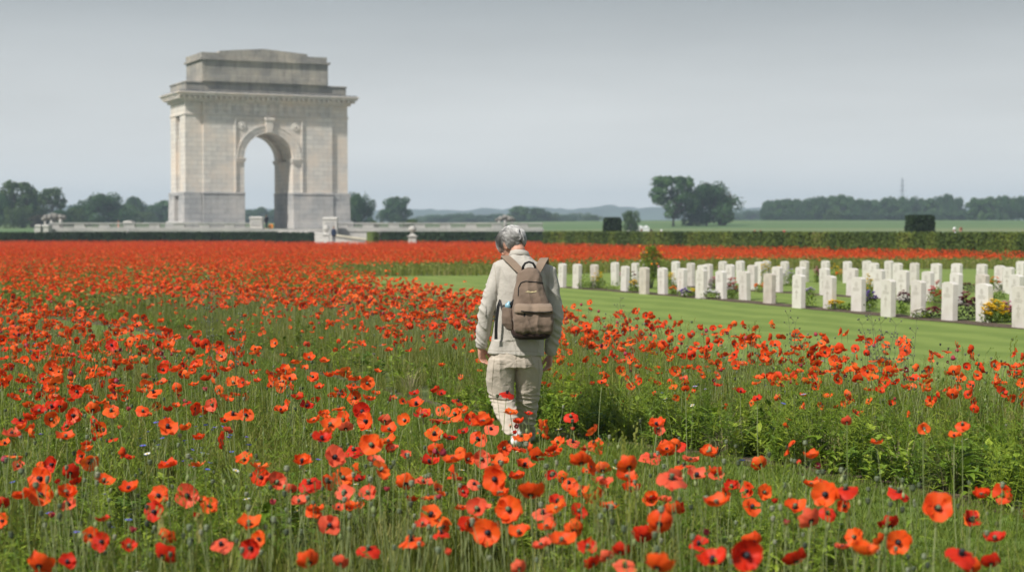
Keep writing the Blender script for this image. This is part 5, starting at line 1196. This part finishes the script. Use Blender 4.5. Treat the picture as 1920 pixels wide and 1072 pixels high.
# hair: many small locks over a base cap
cap = MB(); cap.ball((0, -.018, .034), (.082, .100, .086), 28, 20, HM); cme = cap.mesh('hair', M_haircap, smooth=True)
bm = bmesh.new(); bm.from_mesh(cme); iv = HM.inverted()
def is_hair(q): return not ((q.y > .045 and q.z < .055) or q.z < (-.045 if q.y < -.01 else -.01) or (q.y > -.02 and q.z < .012 and abs(q.x) > .05))
bmesh.ops.delete(bm, geom=[f for f in bm.faces if not is_hair(iv @ f.calc_center_median())], context='FACES'); bm.to_mesh(cme); bm.free()
hair = link('hair', cme, man)
rr_ = random.Random(8); lk = MB()
k = 0
while k < 5200:
    d_ = Vector((rr_.gauss(0, 1), rr_.gauss(0, 1), rr_.gauss(0, 1))).normalized(); q = Vector((0, -.018, .034)) + Vector((d_.x * .081, d_.y * .099, d_.z * .085))
    if not is_hair(q): continue
    k += 1; lk.tint = min(.99, max(0, .5 + .28 * noise.noise(q * 28) + rr_.uniform(-.32, .32) + .15 * d_.z))
    swirl = Vector((noise.noise(q * 16), noise.noise(q * 16 + Vector((5, 5, 5))), noise.noise(q * 16 + Vector((9, 1, 3)))))
    t_ = (Vector((d_.x * .5 + (.35 if d_.x > 0 else -.35) * .6, d_.y * .8 - .25, -.75)) + swirl * .8); t_ = (t_ - d_ * t_.dot(d_)).normalized()
    ln = rr_.uniform(.026, .052); s_ = d_.cross(t_) * rr_.uniform(.0007, .0016); p = q; vs = []
    for j in range(4):
        u = j / 3; c = q + t_ * ln * u + d_ * (.004 + .013 * sin(pi * u * .75) - .004 * u + .006 * noise.noise(q * 40) * u); w_ = (1, .9, .6, .08)[j]
        vs += [HM @ (c - s_ * w_), HM @ (c + s_ * w_ + d_ * .0008)]
    lk.add(vs, [(0, 1, 3, 2), (2, 3, 5, 4), (4, 5, 7, 6)], 0)
lk.obj('hair_locks', M_hair, hair, recalc=False, smooth=True)

# shirt: back, sleeves and hem in one cloth surface
sh = MB()
rings = [(mp(974, 478, .0), .070, .066), (mp(975, 485, -.005), .098, .078), (mp(976, 492, -.01), .150, .095), (mp(979, 501, -.015), .176, .108), (mp(980, 516, -.02), .192, .122), (mp(979, 545, -.02), .196, .132), (mp(976, 585, -.01), .198, .132), (mp(971, 625, .0), .198, .134), (mp(968, 652, .0), .212, .138), (mp(967, 664, .0), .222, .142)]
vs = [(c, a, b_, Vector((1, 0, -.05)).normalized(), UY) for c, a, b_ in rings]; sh.loft(vs, 36, e=2.35)
def sleeve(s, rad): A_ = ARM[s]; sh.tube([A_[0] + Vector((-s * .06, 0, .012)), A_[0], A_[1], A_[2], A_[3], A_[4] + (A_[4] - A_[3]).normalized() * -.01], rad, 20)
sleeve(-1, [.074, .078, .067, .061, .055, .043]); sleeve(1, [.072, .076, .064, .060, .054, .043])
for s in (-1, 1): A_ = ARM[s]; q = A_[4] + (A_[4] - A_[3]).normalized() * -.012; sh.tube([q + (A_[3] - A_[4]).normalized() * .045, q, q + (A_[4] - A_[3]).normalized() * .012], [.040, .042, .039], 18)
sme = remesh(sh.mesh('shirt', M_shirt), .006, 3)
def folds(c, n):
    w_ = Vector((noise.noise(c * 4), noise.noise(c * 4 + Vector((7, 7, 7))), 0)) * .12
    zrel = c.z
    d_ = 0
    ax = abs(c.x + .02)
    if ax > .20:      # sleeves: slanting folds, tighter at the elbow and cuff
        q = c + w_; f_ = 1 - abs(noise.noise(Vector((q.x * 5, q.y * 5, q.z * 15 + q.x * 12)))); amp = .010 + .006 * max(0, 1 - abs(zrel - 1.03) / .16) + .006 * max(0, 1 - abs(zrel - .82) / .1)
        d_ += amp * (f_ ** 3 - .35)
    else:             # back: long falling folds, some drag lines from the shoulders
        f_ = 1 - abs(noise.noise(Vector(((c.x + w_.x) * 13, c.y * 5, c.z * 2.2 + c.x * 3)))); d_ += .0075 * (f_ ** 3 - .4)
        d_ += .006 * noise.noise(Vector((c.x * 5, c.y * 4, c.z * 4)))
        if zrel < .86: d_ += .008 * sin(c.x * 34 + 3 * noise.noise(c * 5))
    f2 = 1 - abs(noise.noise(Vector((c.x * 26 + c.z * 14, c.y * 12, c.z * 20 - c.x * 9)))); d_ += .0018 * (f2 ** 4 - .3)
    return d_
displace(sme, folds)
shirt = link('shirt', sme, man)
b = MB(); cb_ = mp(974, 480, .0); n_ = 28; vs = []
for j, (rad, z_, lean_) in enumerate(((.074, -.010, 0), (.069, .030, .004), (.066, .036, .006), (.072, .034, .0), (.084, .004, -.002), (.083, -.004, 0))):
    for i in range(n_): a = 2 * pi * i / n_; vs.append((cb_.x + rad * cos(a), cb_.y + .006 + rad * .92 * sin(a) + lean_, cb_.z + z_ + .018 * sin(a) * (-1) - .012 * cos(a) * .4))
b.add(vs, [(j * n_ + i, j * n_ + (i + 1) % n_, (j + 1) * n_ + (i + 1) % n_, (j + 1) * n_ + i) for j in range(5) for i in range(n_)]); b.obj('collar', M_shirt, shirt, smooth=True)
# stitched hem and seams
b = MB()
def ring_pts(k, off, n=60):
    c, a, b_ = rings[k]; U = Vector((1, 0, -.05)).normalized(); return [c + U * ((a + off) * math.copysign(abs(cos(t)) ** (2 / 2.35), cos(t))) + UY * ((b_ + off) * math.copysign(abs(sin(t)) ** (2 / 2.35), sin(t))) for t in [2 * pi * i / n for i in range(n + 1)]]
# trousers
tr = MB()
tr.loft([(mp(967, 650), .182, .122, UX, UY), (mp(967, 664), .196, .134, UX, UY), (mp(966, 678), .204, .142, UX, UY), (mp(966, 688), .205, .138, UX, UY)], 30, e=2.5)
def trleg(pts, rr2):
    L_ = [mp(*p) for p in pts]; tr.loft([(L_[i], rr2[i][0], rr2[i][1], UX, (UY if i < 3 else (UY * .9 + UZ * (.2)).normalized())) for i in range(len(L_))], 26, e=2.2)
trleg([(941, 672, -.01), (939, 690, -.005), (938, 714, .01), (941, 745, .03), (950, 778, -.10), (957, 798, -.19), (960, 811, -.25)], [(.105, .125), (.112, .128), (.110, .112), (.096, .096), (.082, .082), (.070, .074), (.064, .07)])
trleg([(990, 672, .0), (992, 690, .02), (991, 714, .05), (989, 755, .13), (988, 790, .19), (989, 812, .24), (989, 828, .27)], [(.100, .125), (.106, .125), (.103, .110), (.086, .092), (.066, .078), (.058, .07), (.056, .066)])
tme = remesh(tr.mesh('trousers', M_trou), .006, 3)
def tfold(c, n):
    z = c.z; d_ = .003 * noise.noise(c * 18)
    w_ = .05 * noise.noise(c * 6)
    if z < .50:
        k_ = min(1, (.52 - z) / .15); f_ = 1 - abs(noise.noise(Vector((c.x * 7, c.y * 7, (z + w_) * 30)))); d_ += k_ * .015 * (f_ ** 3 - .35)
    f_ = 1 - abs(noise.noise(Vector((c.x * 12 + 5, c.y * 4, (z + w_) * 5 + c.x * 8)))); d_ += .008 * (f_ ** 3 - .35) * (1 if z > .42 else .5)
    f2 = 1 - abs(noise.noise(Vector((c.x * 24 - c.z * 10, c.y * 12, c.z * 24 + c.x * 14)))); d_ += .0020 * (f2 ** 4 - .3)
    if z > .62:       # pull towards the crotch
        r_c = math.hypot(c.x + .0, z - .69); f_ = sin(math.atan2(z - .70, c.x + .003) * 7 + 4 * noise.noise(c * 4)); d_ += .002 * f_ * max(0, 1 - r_c / .2)
    return d_
displace(tme, tfold)
trous = link('trousers', tme, man)
# shoes
def shoe(heel, toe, up, name='shoe'):
    f_ = (toe - heel).normalized(); up = (up - f_ * up.dot(f_)).normalized(); s_ = f_.cross(up); t = link(name, None, man)
    b = MB(); Ln = (toe - heel).length
    b.loft([(heel + up * .035 - f_ * .005, .022, .028, s_, up), (heel + f_ * .02 + up * .045, .034, .045, s_, up), (heel + f_ * .07 + up * .055, .036, .055, s_, up), (heel + f_ * .13 + up * .042, .040, .040, s_, up), (heel + f_ * .2 + up * .03, .046, .028, s_, up), (heel + f_ * (Ln - .03) + up * .024, .042, .022, s_, up), (heel + f_ * Ln + up * .02, .02, .014, s_, up)], 18)
    b.tube([heel + f_ * .04 + up * .05, heel + f_ * .03 + up * .12], [.042, .040], 16); upper = b.obj('upper', M_shoe, t, smooth=True)
    b = MB(); b.loft([(heel + f_ * q - up * .002, w_, .011, s_, up) for q, w_ in ((-.008, .02), (.01, .034), (.06, .037), (.12, .035), (.19, .046), (Ln - .03, .044), (Ln + .006, .018))], 14, e=3.2); b.obj('sole', M_sole, t, smooth=True)
    return t
shoe(mp(963, 836, -.34), mp(972, 846, -.08) + Vector((0, 0, -.005)), Vector((.05, -.45, 1)))
p = mp(988, 831, .25); p.z = .02; shoe(p + Vector((0, -.03, 0)), p + Vector((-.02, .25, 0)), UZ)

# ------------------------------------------------------------------ backpack
M_seam = mat('seam_shade', (.36, .31, .24), .9)
def on_body(px, py, me_obj, lift):
    o_ = mp(px, py, -.7); d_ = (mp(px, py, .3) - o_).normalized(); hit, loc, n_, _ = me_obj.ray_cast(o_, d_)
    return loc + n_ * lift if hit else None
def seam(pxs, o, name, r=.0016, lift=.0006):
    P_ = []
    for (a, b0), (c, d0) in zip(pxs, pxs[1:]):
        for k in range(8): q = on_body(a + (c - a) * k / 8, b0 + (d0 - b0) * k / 8, o, lift); P_ += [q] if q is not None else []
    if len(P_) > 3: b = MB(); b.tube(P_, r, 5); b.obj(name, M_seam, o, smooth=True)
bpy.context.view_layer.update()
seam([(967, 668), (968, 676), (969, 690)], trous, 'seat_seam'); seam([(927, 672), (924, 700), (922, 730), (927, 760)], trous, 'side_seam', .0022); seam([(1010, 674), (1011, 700), (1007, 740)], trous, 'side_seam')
seam([(932, 681), (940, 682), (950, 683)], trous, 'pocket_edge', .0022); seam([(985, 684), (995, 684), (1004, 682)], trous, 'pocket_edge', .0022)
seam([(914, 656), (930, 657.5), (950, 658), (967, 658), (990, 658.5), (1005, 660), (1018, 663)], shirt, 'hem_stitching', .0011); seam([(926, 494), (929, 510), (930, 530), (930, 552)], shirt, 'sleeve_seam', .0013); seam([(1031, 500), (1029, 520), (1029, 545)], shirt, 'sleeve_seam', .0013)
seam([(921, 600), (919, 625), (918, 650)], shirt, 'side_seam', .0013)
pk = thing('backpack', 'taupe canvas backpack with dark brown base and black straps on the walking man back', 'backpack', MAN)
def pp(px, py, dy=-.2): return mp(px, py, dy)
bk = MB()
bk.loft([(pp(992, 503, -.20), .045, .035, UX, UY), (pp(992, 508, -.205), .072, .055, UX, UY), (pp(992, 520, -.21), .094, .075, UX, UY), (pp(993, 540, -.22), .118, .088, UX, UY), (pp(995, 565, -.225), .143, .096, UX, UY), (pp(996, 590, -.225), .158, .100, UX, UY), (pp(996, 615, -.22), .160, .098, UX, UY), (pp(995, 628, -.215), .150, .088, UX, UY), (pp(995, 633, -.21), .12, .065, UX, UY)], 36, e=3.2)
kme = remesh(bk.mesh('main_compartment', M_pack), .0075, 2)
def crease(c, n):
    f_ = 1 - abs(noise.noise(Vector((c.x * 9, c.y * 6, c.z * 5 + c.x * 6)))); return .013 * (f_ ** 3 - .4) + .006 * noise.noise(c * 13) + .003 * noise.noise(c * 30)
displace(kme, crease); mainc = link('main_compartment', kme, pk)
yb = -.325
bk = MB(); Vt = Vector((0, 1, .0))
bk.loft([(pp(1000, 572, -.29), .120, .030, UX, UY), (pp(1000, 577, -.305), .140, .048, UX, UY), (pp(1000, 590, -.315), .148, .058, UX, UY), (pp(1000, 608, -.318), .150, .062, UX, UY), (pp(999, 620, -.31), .148, .058, UX, UY), (pp(999, 625, -.30), .138, .048, UX, UY)], 34, e=4)
kme = remesh(bk.mesh('front_pocket', M_pack), .0065, 2); displace(kme, lambda c, n: 1.15 * crease(c * 1.3, n)); fpk = link('front_pocket', kme, pk)
bk = MB(); bk.loft([(pp(1000, 569, -.29), .135, .045, UX, UY), (pp(1000, 574, -.312), .147, .062, UX, UY), (pp(1000.5, 582, -.325), .152, .064, UX, UY), (pp(1000.5, 586, -.325), .151, .063, UX, UY)], 34, e=4.2)
kme = remesh(bk.mesh('pocket_flap', M_strapm), .006, 1); displace(kme, lambda c, n: .007 * sin(c.x * 30 + 4 * noise.noise(c * 8)) * (1 if n.y < -.3 else .2)); link('pocket_flap', kme, fpk)
bk = MB(); bk.loft([(pp(995, 617, -.222), .157, .104, UX, UY), (pp(996, 625, -.235), .155, .118, UX, UY), (pp(996, 632, -.235), .140, .110, UX, UY), (pp(996, 636, -.23), .10, .08, UX, UY)], 34, e=3.4); bo_ = bk.obj('base_panel', M_base, pk, smooth=True)
bk = MB(); U_ = Vector((.94, -.34, 0)); W_ = Vector((.34, .94, 0))
bk.loft([(pp(953, 577, -.235), .044, .045, U_, W_), (pp(953, 592, -.245), .052, .056, U_, W_), (pp(955, 606, -.245), .054, .058, U_, W_), (pp(959, 617, -.24), .044, .050, U_, W_), (pp(962, 621, -.235), .03, .04, U_, W_)], 24, e=2.6)
kme = remesh(bk.mesh('side_pocket', M_packd), .006, 2); displace(kme, crease); spk = link('side_pocket', kme, pk)
bk = MB(); bk.lathe([(.024, 0), (.026, .02), (.026, .03), (.012, .045), (.012, .055)], 14, Matrix.Translation(pp(952, 578, -.25)) @ Matrix.Rotation(R(14), 4, 'Y')); bk.obj('water_bottle', mat('blue_plastic', (.22, .42, .52), .35, .5), spk, smooth=True)
bk = MB(); q = pp(957, 576, -.262)
for k in range(4): bk.tube([q + Vector((.012 * k - .01, 0, -.01)), q + Vector((.012 * k, -.008, .03)), q + Vector((.03 + .006 * k, 0, .065 + .01 * k)), q + Vector((.035, .01, .03))], .006, 6)
bk.obj('folded_umbrella', M_blk, spk, smooth=True)
def ribbon(pts, wv, th, nrm):
    """flat strap through pts, wv across, th thick"""
    b = MB(); vs = []; P_ = [Vector(p) for p in pts]
    for i, p in enumerate(P_):
        d_ = (P_[min(i + 1, len(P_) - 1)] - P_[max(i - 1, 0)]).normalized(); n_ = Vector(nrm[i] if isinstance(nrm, list) else nrm); s_ = d_.cross(n_).normalized(); n_ = s_.cross(d_).normalized()
        w_ = (wv[i] if hasattr(wv, '__len__') else wv) / 2; vs += [p - s_ * w_, p + s_ * w_, p + s_ * w_ + n_ * th, p - s_ * w_ + n_ * th]
    n = len(P_); fs = [(4 * i + j, 4 * i + (j + 1) % 4, 4 * i + 4 + (j + 1) % 4, 4 * i + 4 + j) for i in range(n - 1) for j in range(4)] + [(3, 2, 1, 0), (4 * n - 4, 4 * n - 3, 4 * n - 2, 4 * n - 1)]
    b.add(vs, fs); return b
ST = {-1: [pp(978, 511, -.165), pp(970, 503, -.150), pp(960, 493, -.122), pp(951, 485, -.082), pp(947, 481.5, -.03), pp(946, 484, .04), pp(944, 494, .10)], 1: [pp(1007, 511, -.165), pp(1011, 503, -.152), pp(1015, 495, -.128), pp(1019, 488, -.09), pp(1021, 486, -.03), pp(1022, 490, .04), pp(1023, 502, .10)]}
for s in (-1, 1):
    bb = ribbon(ST[s], [.05, .06, .066, .068, .066, .06, .055], .012, [(0, -1, .5), (0, -1, .7), (0, -.7, 1), (0, -.4, 1), (0, 0, 1), (0, .6, 1), (0, 1, .3)]); bevel(bb.obj('shoulder_strap', M_strapm, pk), .004, 2)
b = MB(); c0 = pp(992, 504, -.222); b.tube([c0 + Vector((-.048, 0, -.012)), c0 + Vector((-.046, -.004, .018)), c0 + Vector((-.030, -.006, .044)), c0 + Vector((0, -.006, .054)), c0 + Vector((.030, -.006, .044)), c0 + Vector((.046, -.004, .018)), c0 + Vector((.048, 0, -.012))], [.012, .010, .0085, .008, .0085, .010, .012], 10); b.obj('handle', M_blk, pk, smooth=True)
# zips follow the pack surface
def on_pack(px, py, obj_, lift=.003):
    o_ = pp(px, py, -.7); d_ = (pp(px, py, .2) - o_).normalized(); hit, loc, n_, _ = obj_.ray_cast(o_, d_)
    return loc + n_ * lift if hit else None
bpy.context.view_layer.update()
def zip_line(pxs, obj_, name, r=.004, lift=.002):
    P_ = []
    for (a, b0), (c, d0) in zip(pxs, pxs[1:]):
        for k in range(7): t = k / 7; q = on_pack(a + (c - a) * t, b0 + (d0 - b0) * t, obj_, lift); P_ += [q] if q is not None else []
    q = on_pack(*pxs[-1], obj_, lift); P_ += [q] if q is not None else []
    if len(P_) > 2: b = MB(); b.tube(P_, r, 6); b.obj(name, M_blk, obj_, smooth=True)
zx = lambda u, v: (840 + u / 2.234, 400 + v / 2.234)
zip_line([zx(294, 345), zx(296, 310), zx(306, 290), zx(326, 284), zx(360, 287), zx(392, 290), zx(404, 300), zx(416, 330), zx(427, 352)], mainc, 'zip', .0038)
q = on_pack(*zx(300, 300), mainc, .004)
zip_line([zx(306, 409), zx(330, 412), zx(370, 414), zx(410, 414), zx(436, 411)], bpy.data.objects['pocket_flap'], 'zip', .0045, .000)
q = pp(*zx(321, 421), -.375); b = MB(); b.box(q.x - .008, q.x + .008, q.y - .004, q.y + .004, q.z - .022, q.z + .018, taper=.002); b.obj('zip_pull', M_blk, fpk)
q = pp(*zx(436, 432), -.32); b = MB(); b.box(q.x - .006, q.x + .008, q.y - .006, q.y + .006, q.z - .03, q.z + .028, taper=.002); b.obj('zip_pull', mat('dark_blue_cord', (.02, .03, .07), .6), fpk)
b = MB(); q0 = pp(*zx(352, 327), -.318)           # small cream maker's mark: a lettered swoosh, its letters too small to read
for k, (w_, h_) in enumerate(((.010, .008), (.007, .006), (.008, .006), (.009, .007), (.007, .006), (.010, .009))):
    x = -.032 + k * .0125; zc = -.004 * (1 - (x / .034) ** 2); p = on_pack(840 + (352 + x / .0042 * 2.234) / 2.234, zx(0, 326)[1], mainc, .003)
    if p is not None: b.box(p.x - w_ / 2, p.x + w_ / 2, p.y - .001, p.y + .001, p.z + zc - h_ / 2, p.z + zc + h_ / 2)
for k in range(8):
    x = -.036 + k * .0095; p = on_pack(992 + (x + .01) / .0042, zx(0, 331)[1], mainc, .003)
    if p is not None: zc = .006 * (x / .036) ** 2; b.box(p.x, p.x + .0098, p.y - .001, p.y + .001, p.z + zc - .002, p.z + zc + .0015)
b.obj('maker_mark', mat('cream_thread', (.72, .62, .36), .7), mainc)
bb = ribbon([pp(938, 562, -.145), pp(934, 575, -.155), pp(931, 600, -.16), pp(930, 620, -.158), pp(930, 636, -.155)], [.02, .024, .024, .024, .026], .003, (0, -1, 0)); bb.obj('dangling_strap', M_blk, pk)
bb = ribbon([pp(937, 563, -.145), pp(941, 576, -.17), pp(946, 592, -.2)], .020, .003, (0, -1, 0)); bb.obj('side_strap', M_blk, pk)

# ------------------------------------------------------------------ far people: one shared figure, clothes coloured per person
def figure_meshes():
    m_ = M_skin; b = MB(); b.ball((0, .01, 1.62), (.075, .095, .115), 12, 10); b.ball((0, .1, 1.60), (.012, .02, .02), 6, 5)
    for s in (-1, 1): b.ball((s * .078, 0, 1.61), (.012, .02, .03), 6, 5)
    b.tube([(0, -.01, 1.36), (0, 0, 1.52)], [.06, .055], 10); b.loft([((0, 0, 1.42), .12, .08, UX, UY), ((0, 0, 1.34), .17, .1, UX, UY), ((0, 0, 1.1), .14, .1, UX, UY), ((0, 0, .92), .15, .11, UX, UY)], 16)
    for s in (-1, 1):
        b.tube([(s * .17, 0, 1.38), (s * .22, -.01, 1.12), (s * .22, .04, .88), (s * .21, .07, .80)], [.05, .042, .034, .028], 10); b.ball((s * .21, .08, .75), (.022, .038, .06), 8, 6)
        for q in range(4): b.tube([(s * .215, .055 + q * .017, .72), (s * .212, .06 + q * .018, .665)], [.011, .009], 6)
        b.tube([(s * .2, .10, .77), (s * .19, .125, .73)], [.012, .01], 6)
        b.tube([(s * .09, 0, .92), (s * .10, .02, .5), (s * .10, 0, .1), (s * .10, .0, .03)], [.085, .06, .045, .045], 10); b.tube([(s * .10, -.05, .035), (s * .11, .18, .03)], [.04, .035], 8)
    B_ = remesh(b.mesh('body', m_), .013, 1)
    b = MB(); b.loft([((0, 0, 1.49), .07, .065, UX, UY), ((0, 0, 1.43), .16, .10, UX, UY), ((0, 0, 1.32), .2, .13, UX, UY), ((0, 0, 1.1), .18, .13, UX, UY), ((0, 0, .84), .2, .145, UX, UY)], 20)
    for s in (-1, 1): b.tube([(s * .15, 0, 1.40), (s * .185, 0, 1.36), (s * .225, -.01, 1.12), (s * .22, .04, .90), (s * .215, .06, .83)], [.06, .065, .055, .048, .042], 12)
    J_ = remesh(b.mesh('jacket', M_shirt), .018, 1)
    b = MB(); b.loft([((0, 0, .97), .17, .125, UX, UY), ((0, 0, .86), .185, .135, UX, UY)], 16)
    for s in (-1, 1): b.tube([(s * .09, 0, .9), (s * .1, .02, .5), (s * .10, 0, .1)], [.1, .075, .06], 12)
    T_ = remesh(b.mesh('trousers', M_trou), .018, 1)
    b = MB(); b.ball((0, -.012, 1.655), (.084, .1, .095), 12, 8); H_ = b.mesh('hair', M_haircap, smooth=True)
    return B_, J_, T_, H_
FB, FJ, FT_, FH = figure_meshes()
def far_person(px, head_py, d, jc, tc_, hc, label, rz=0., h=1.72, z=None):
    x = X(px, d); zt = Z(head_py, d); z0 = (zt - h) if z is None else z
    e = thing('person', label, 'person', (x, d, z0), rz); k = h / 1.735; e.scale = (k, k, k); link('body', FB, e)
    for nm, me, c in (('jacket', FJ, jc), ('trousers', FT_, tc_), ('hair', FH, hc)):
        o = link(nm, me, e); o.material_slots[0].link = 'OBJECT'; o.material_slots[0].material = mat(nm + '_cloth', c, .85, var=.15, nscale=6)
    return e
DK = (.02, .025, .035)
far_person(626, 424.5, 176, (.012, .022, .05), DK, (.25, .15, .10), 'balding man in a dark blue jacket seen from behind on the ramp below the arch', 0, 1.74, .06 + .28)
e = far_person(500, 401, 201, (.012, .013, .018), DK, (.02, .02, .02), 'dark dressed person leaning beside the stone pier under the arch opening', .8, 1.7, 1.84)
far_person(223, 414, 203, (.50, .24, .17), (.3, .2, .15), (.12, .07, .04), 'person in a salmon top behind the left balustrade next to the round stone block', 2.2, 1.6, 1.2)
far_person(240, 431, 168, (.75, .77, .85), (.2, .2, .3), (.6, .6, .62), 'person with a white cap just showing over the dark hedge at left', .3, 1.7, 0)
hp_ = [(1203, 427.5, 125, (.45, .55, .80), 'person in a pale blue shirt behind the bright hedge, leftmost of three', (.2, .1, .06)), (1221, 427, 124, (.04, .04, .10), 'dark navy dressed person behind the bright hedge, middle of three', (.05, .03, .03)), (1240, 427.5, 122, (.03, .03, .05), 'white haired person in black behind the bright hedge, right of three', (.7, .7, .68)),
       (1415, 428.5, 110, (.70, .75, .85), 'person in a white blue top behind the hedge in front of the green field', (.30, .14, .08)), (1426, 428.5, 110, (.10, .06, .05), 'person in a dark brown coat behind the hedge beside one in white', (.15, .08, .05)), (1470, 432.5, 108, (.55, .05, .08), 'person in red barely showing over the bright hedge', (.55, .06, .08)),
       (1789, 422.5, 94, (.65, .68, .85), 'person with a white hat and pale top behind the hedge right of the topiary', (.78, .78, .76)), (1801, 423, 94.5, (.05, .06, .14), 'person with brown hair and navy top behind the hedge right of the topiary', (.20, .10, .06))]
for px, hy, d, jc, lb, hc in hp_: far_person(px, hy, d, jc, DK, hc, lb, rt.uniform(-1, 1), 1.66 + .04 * rt.random(), 0 + max(0, Z(hy, d) - 1.78))
# orange wreath on the terrace
d = 198.; t = link('wreath', None, None, (X(508, d), d, 1.84)); tag(t, 'bright orange wreath lying under the arch opening beside the right jamb', 'wreath'); b = MB()
for k in range(14): a = k * .449; b.ball((.20 * cos(a), .08 * sin(a), .26 + .2 * sin(a)), .11, 7, 5)
b.obj('blooms', M_org, t); b = MB(); b.tube([(-.15, .2, 0), (0, 0, .48), (.15, .2, 0)], .03, 4); b.obj('stand', M_weed, t)

# ------------------------------------------------------------------ haze
b = MB(); b.box(-2500, 2500, -45, 3460, -5.2, 75); hz_ = b.obj('haze', None)
m = bpy.data.materials.new('haze_air'); m.use_nodes = True; t = m.node_tree; t.nodes.clear(); o_ = t.nodes.new('ShaderNodeOutputMaterial'); v_ = t.nodes.new('ShaderNodeVolumePrincipled'); t.links.new(v_.outputs[0], o_.inputs['Volume'])
v_.inputs['Color'].default_value = (.70, .86, 1, 1); v_.inputs['Density'].default_value = HAZE; v_.inputs['Anisotropy'].default_value = 0.0
hz_.data.materials.clear(); hz_.data.materials.append(m); hz_['kind'] = 'stuff'; hz_['label'] = 'thin pale blue summer haze'; hz_['category'] = 'haze'
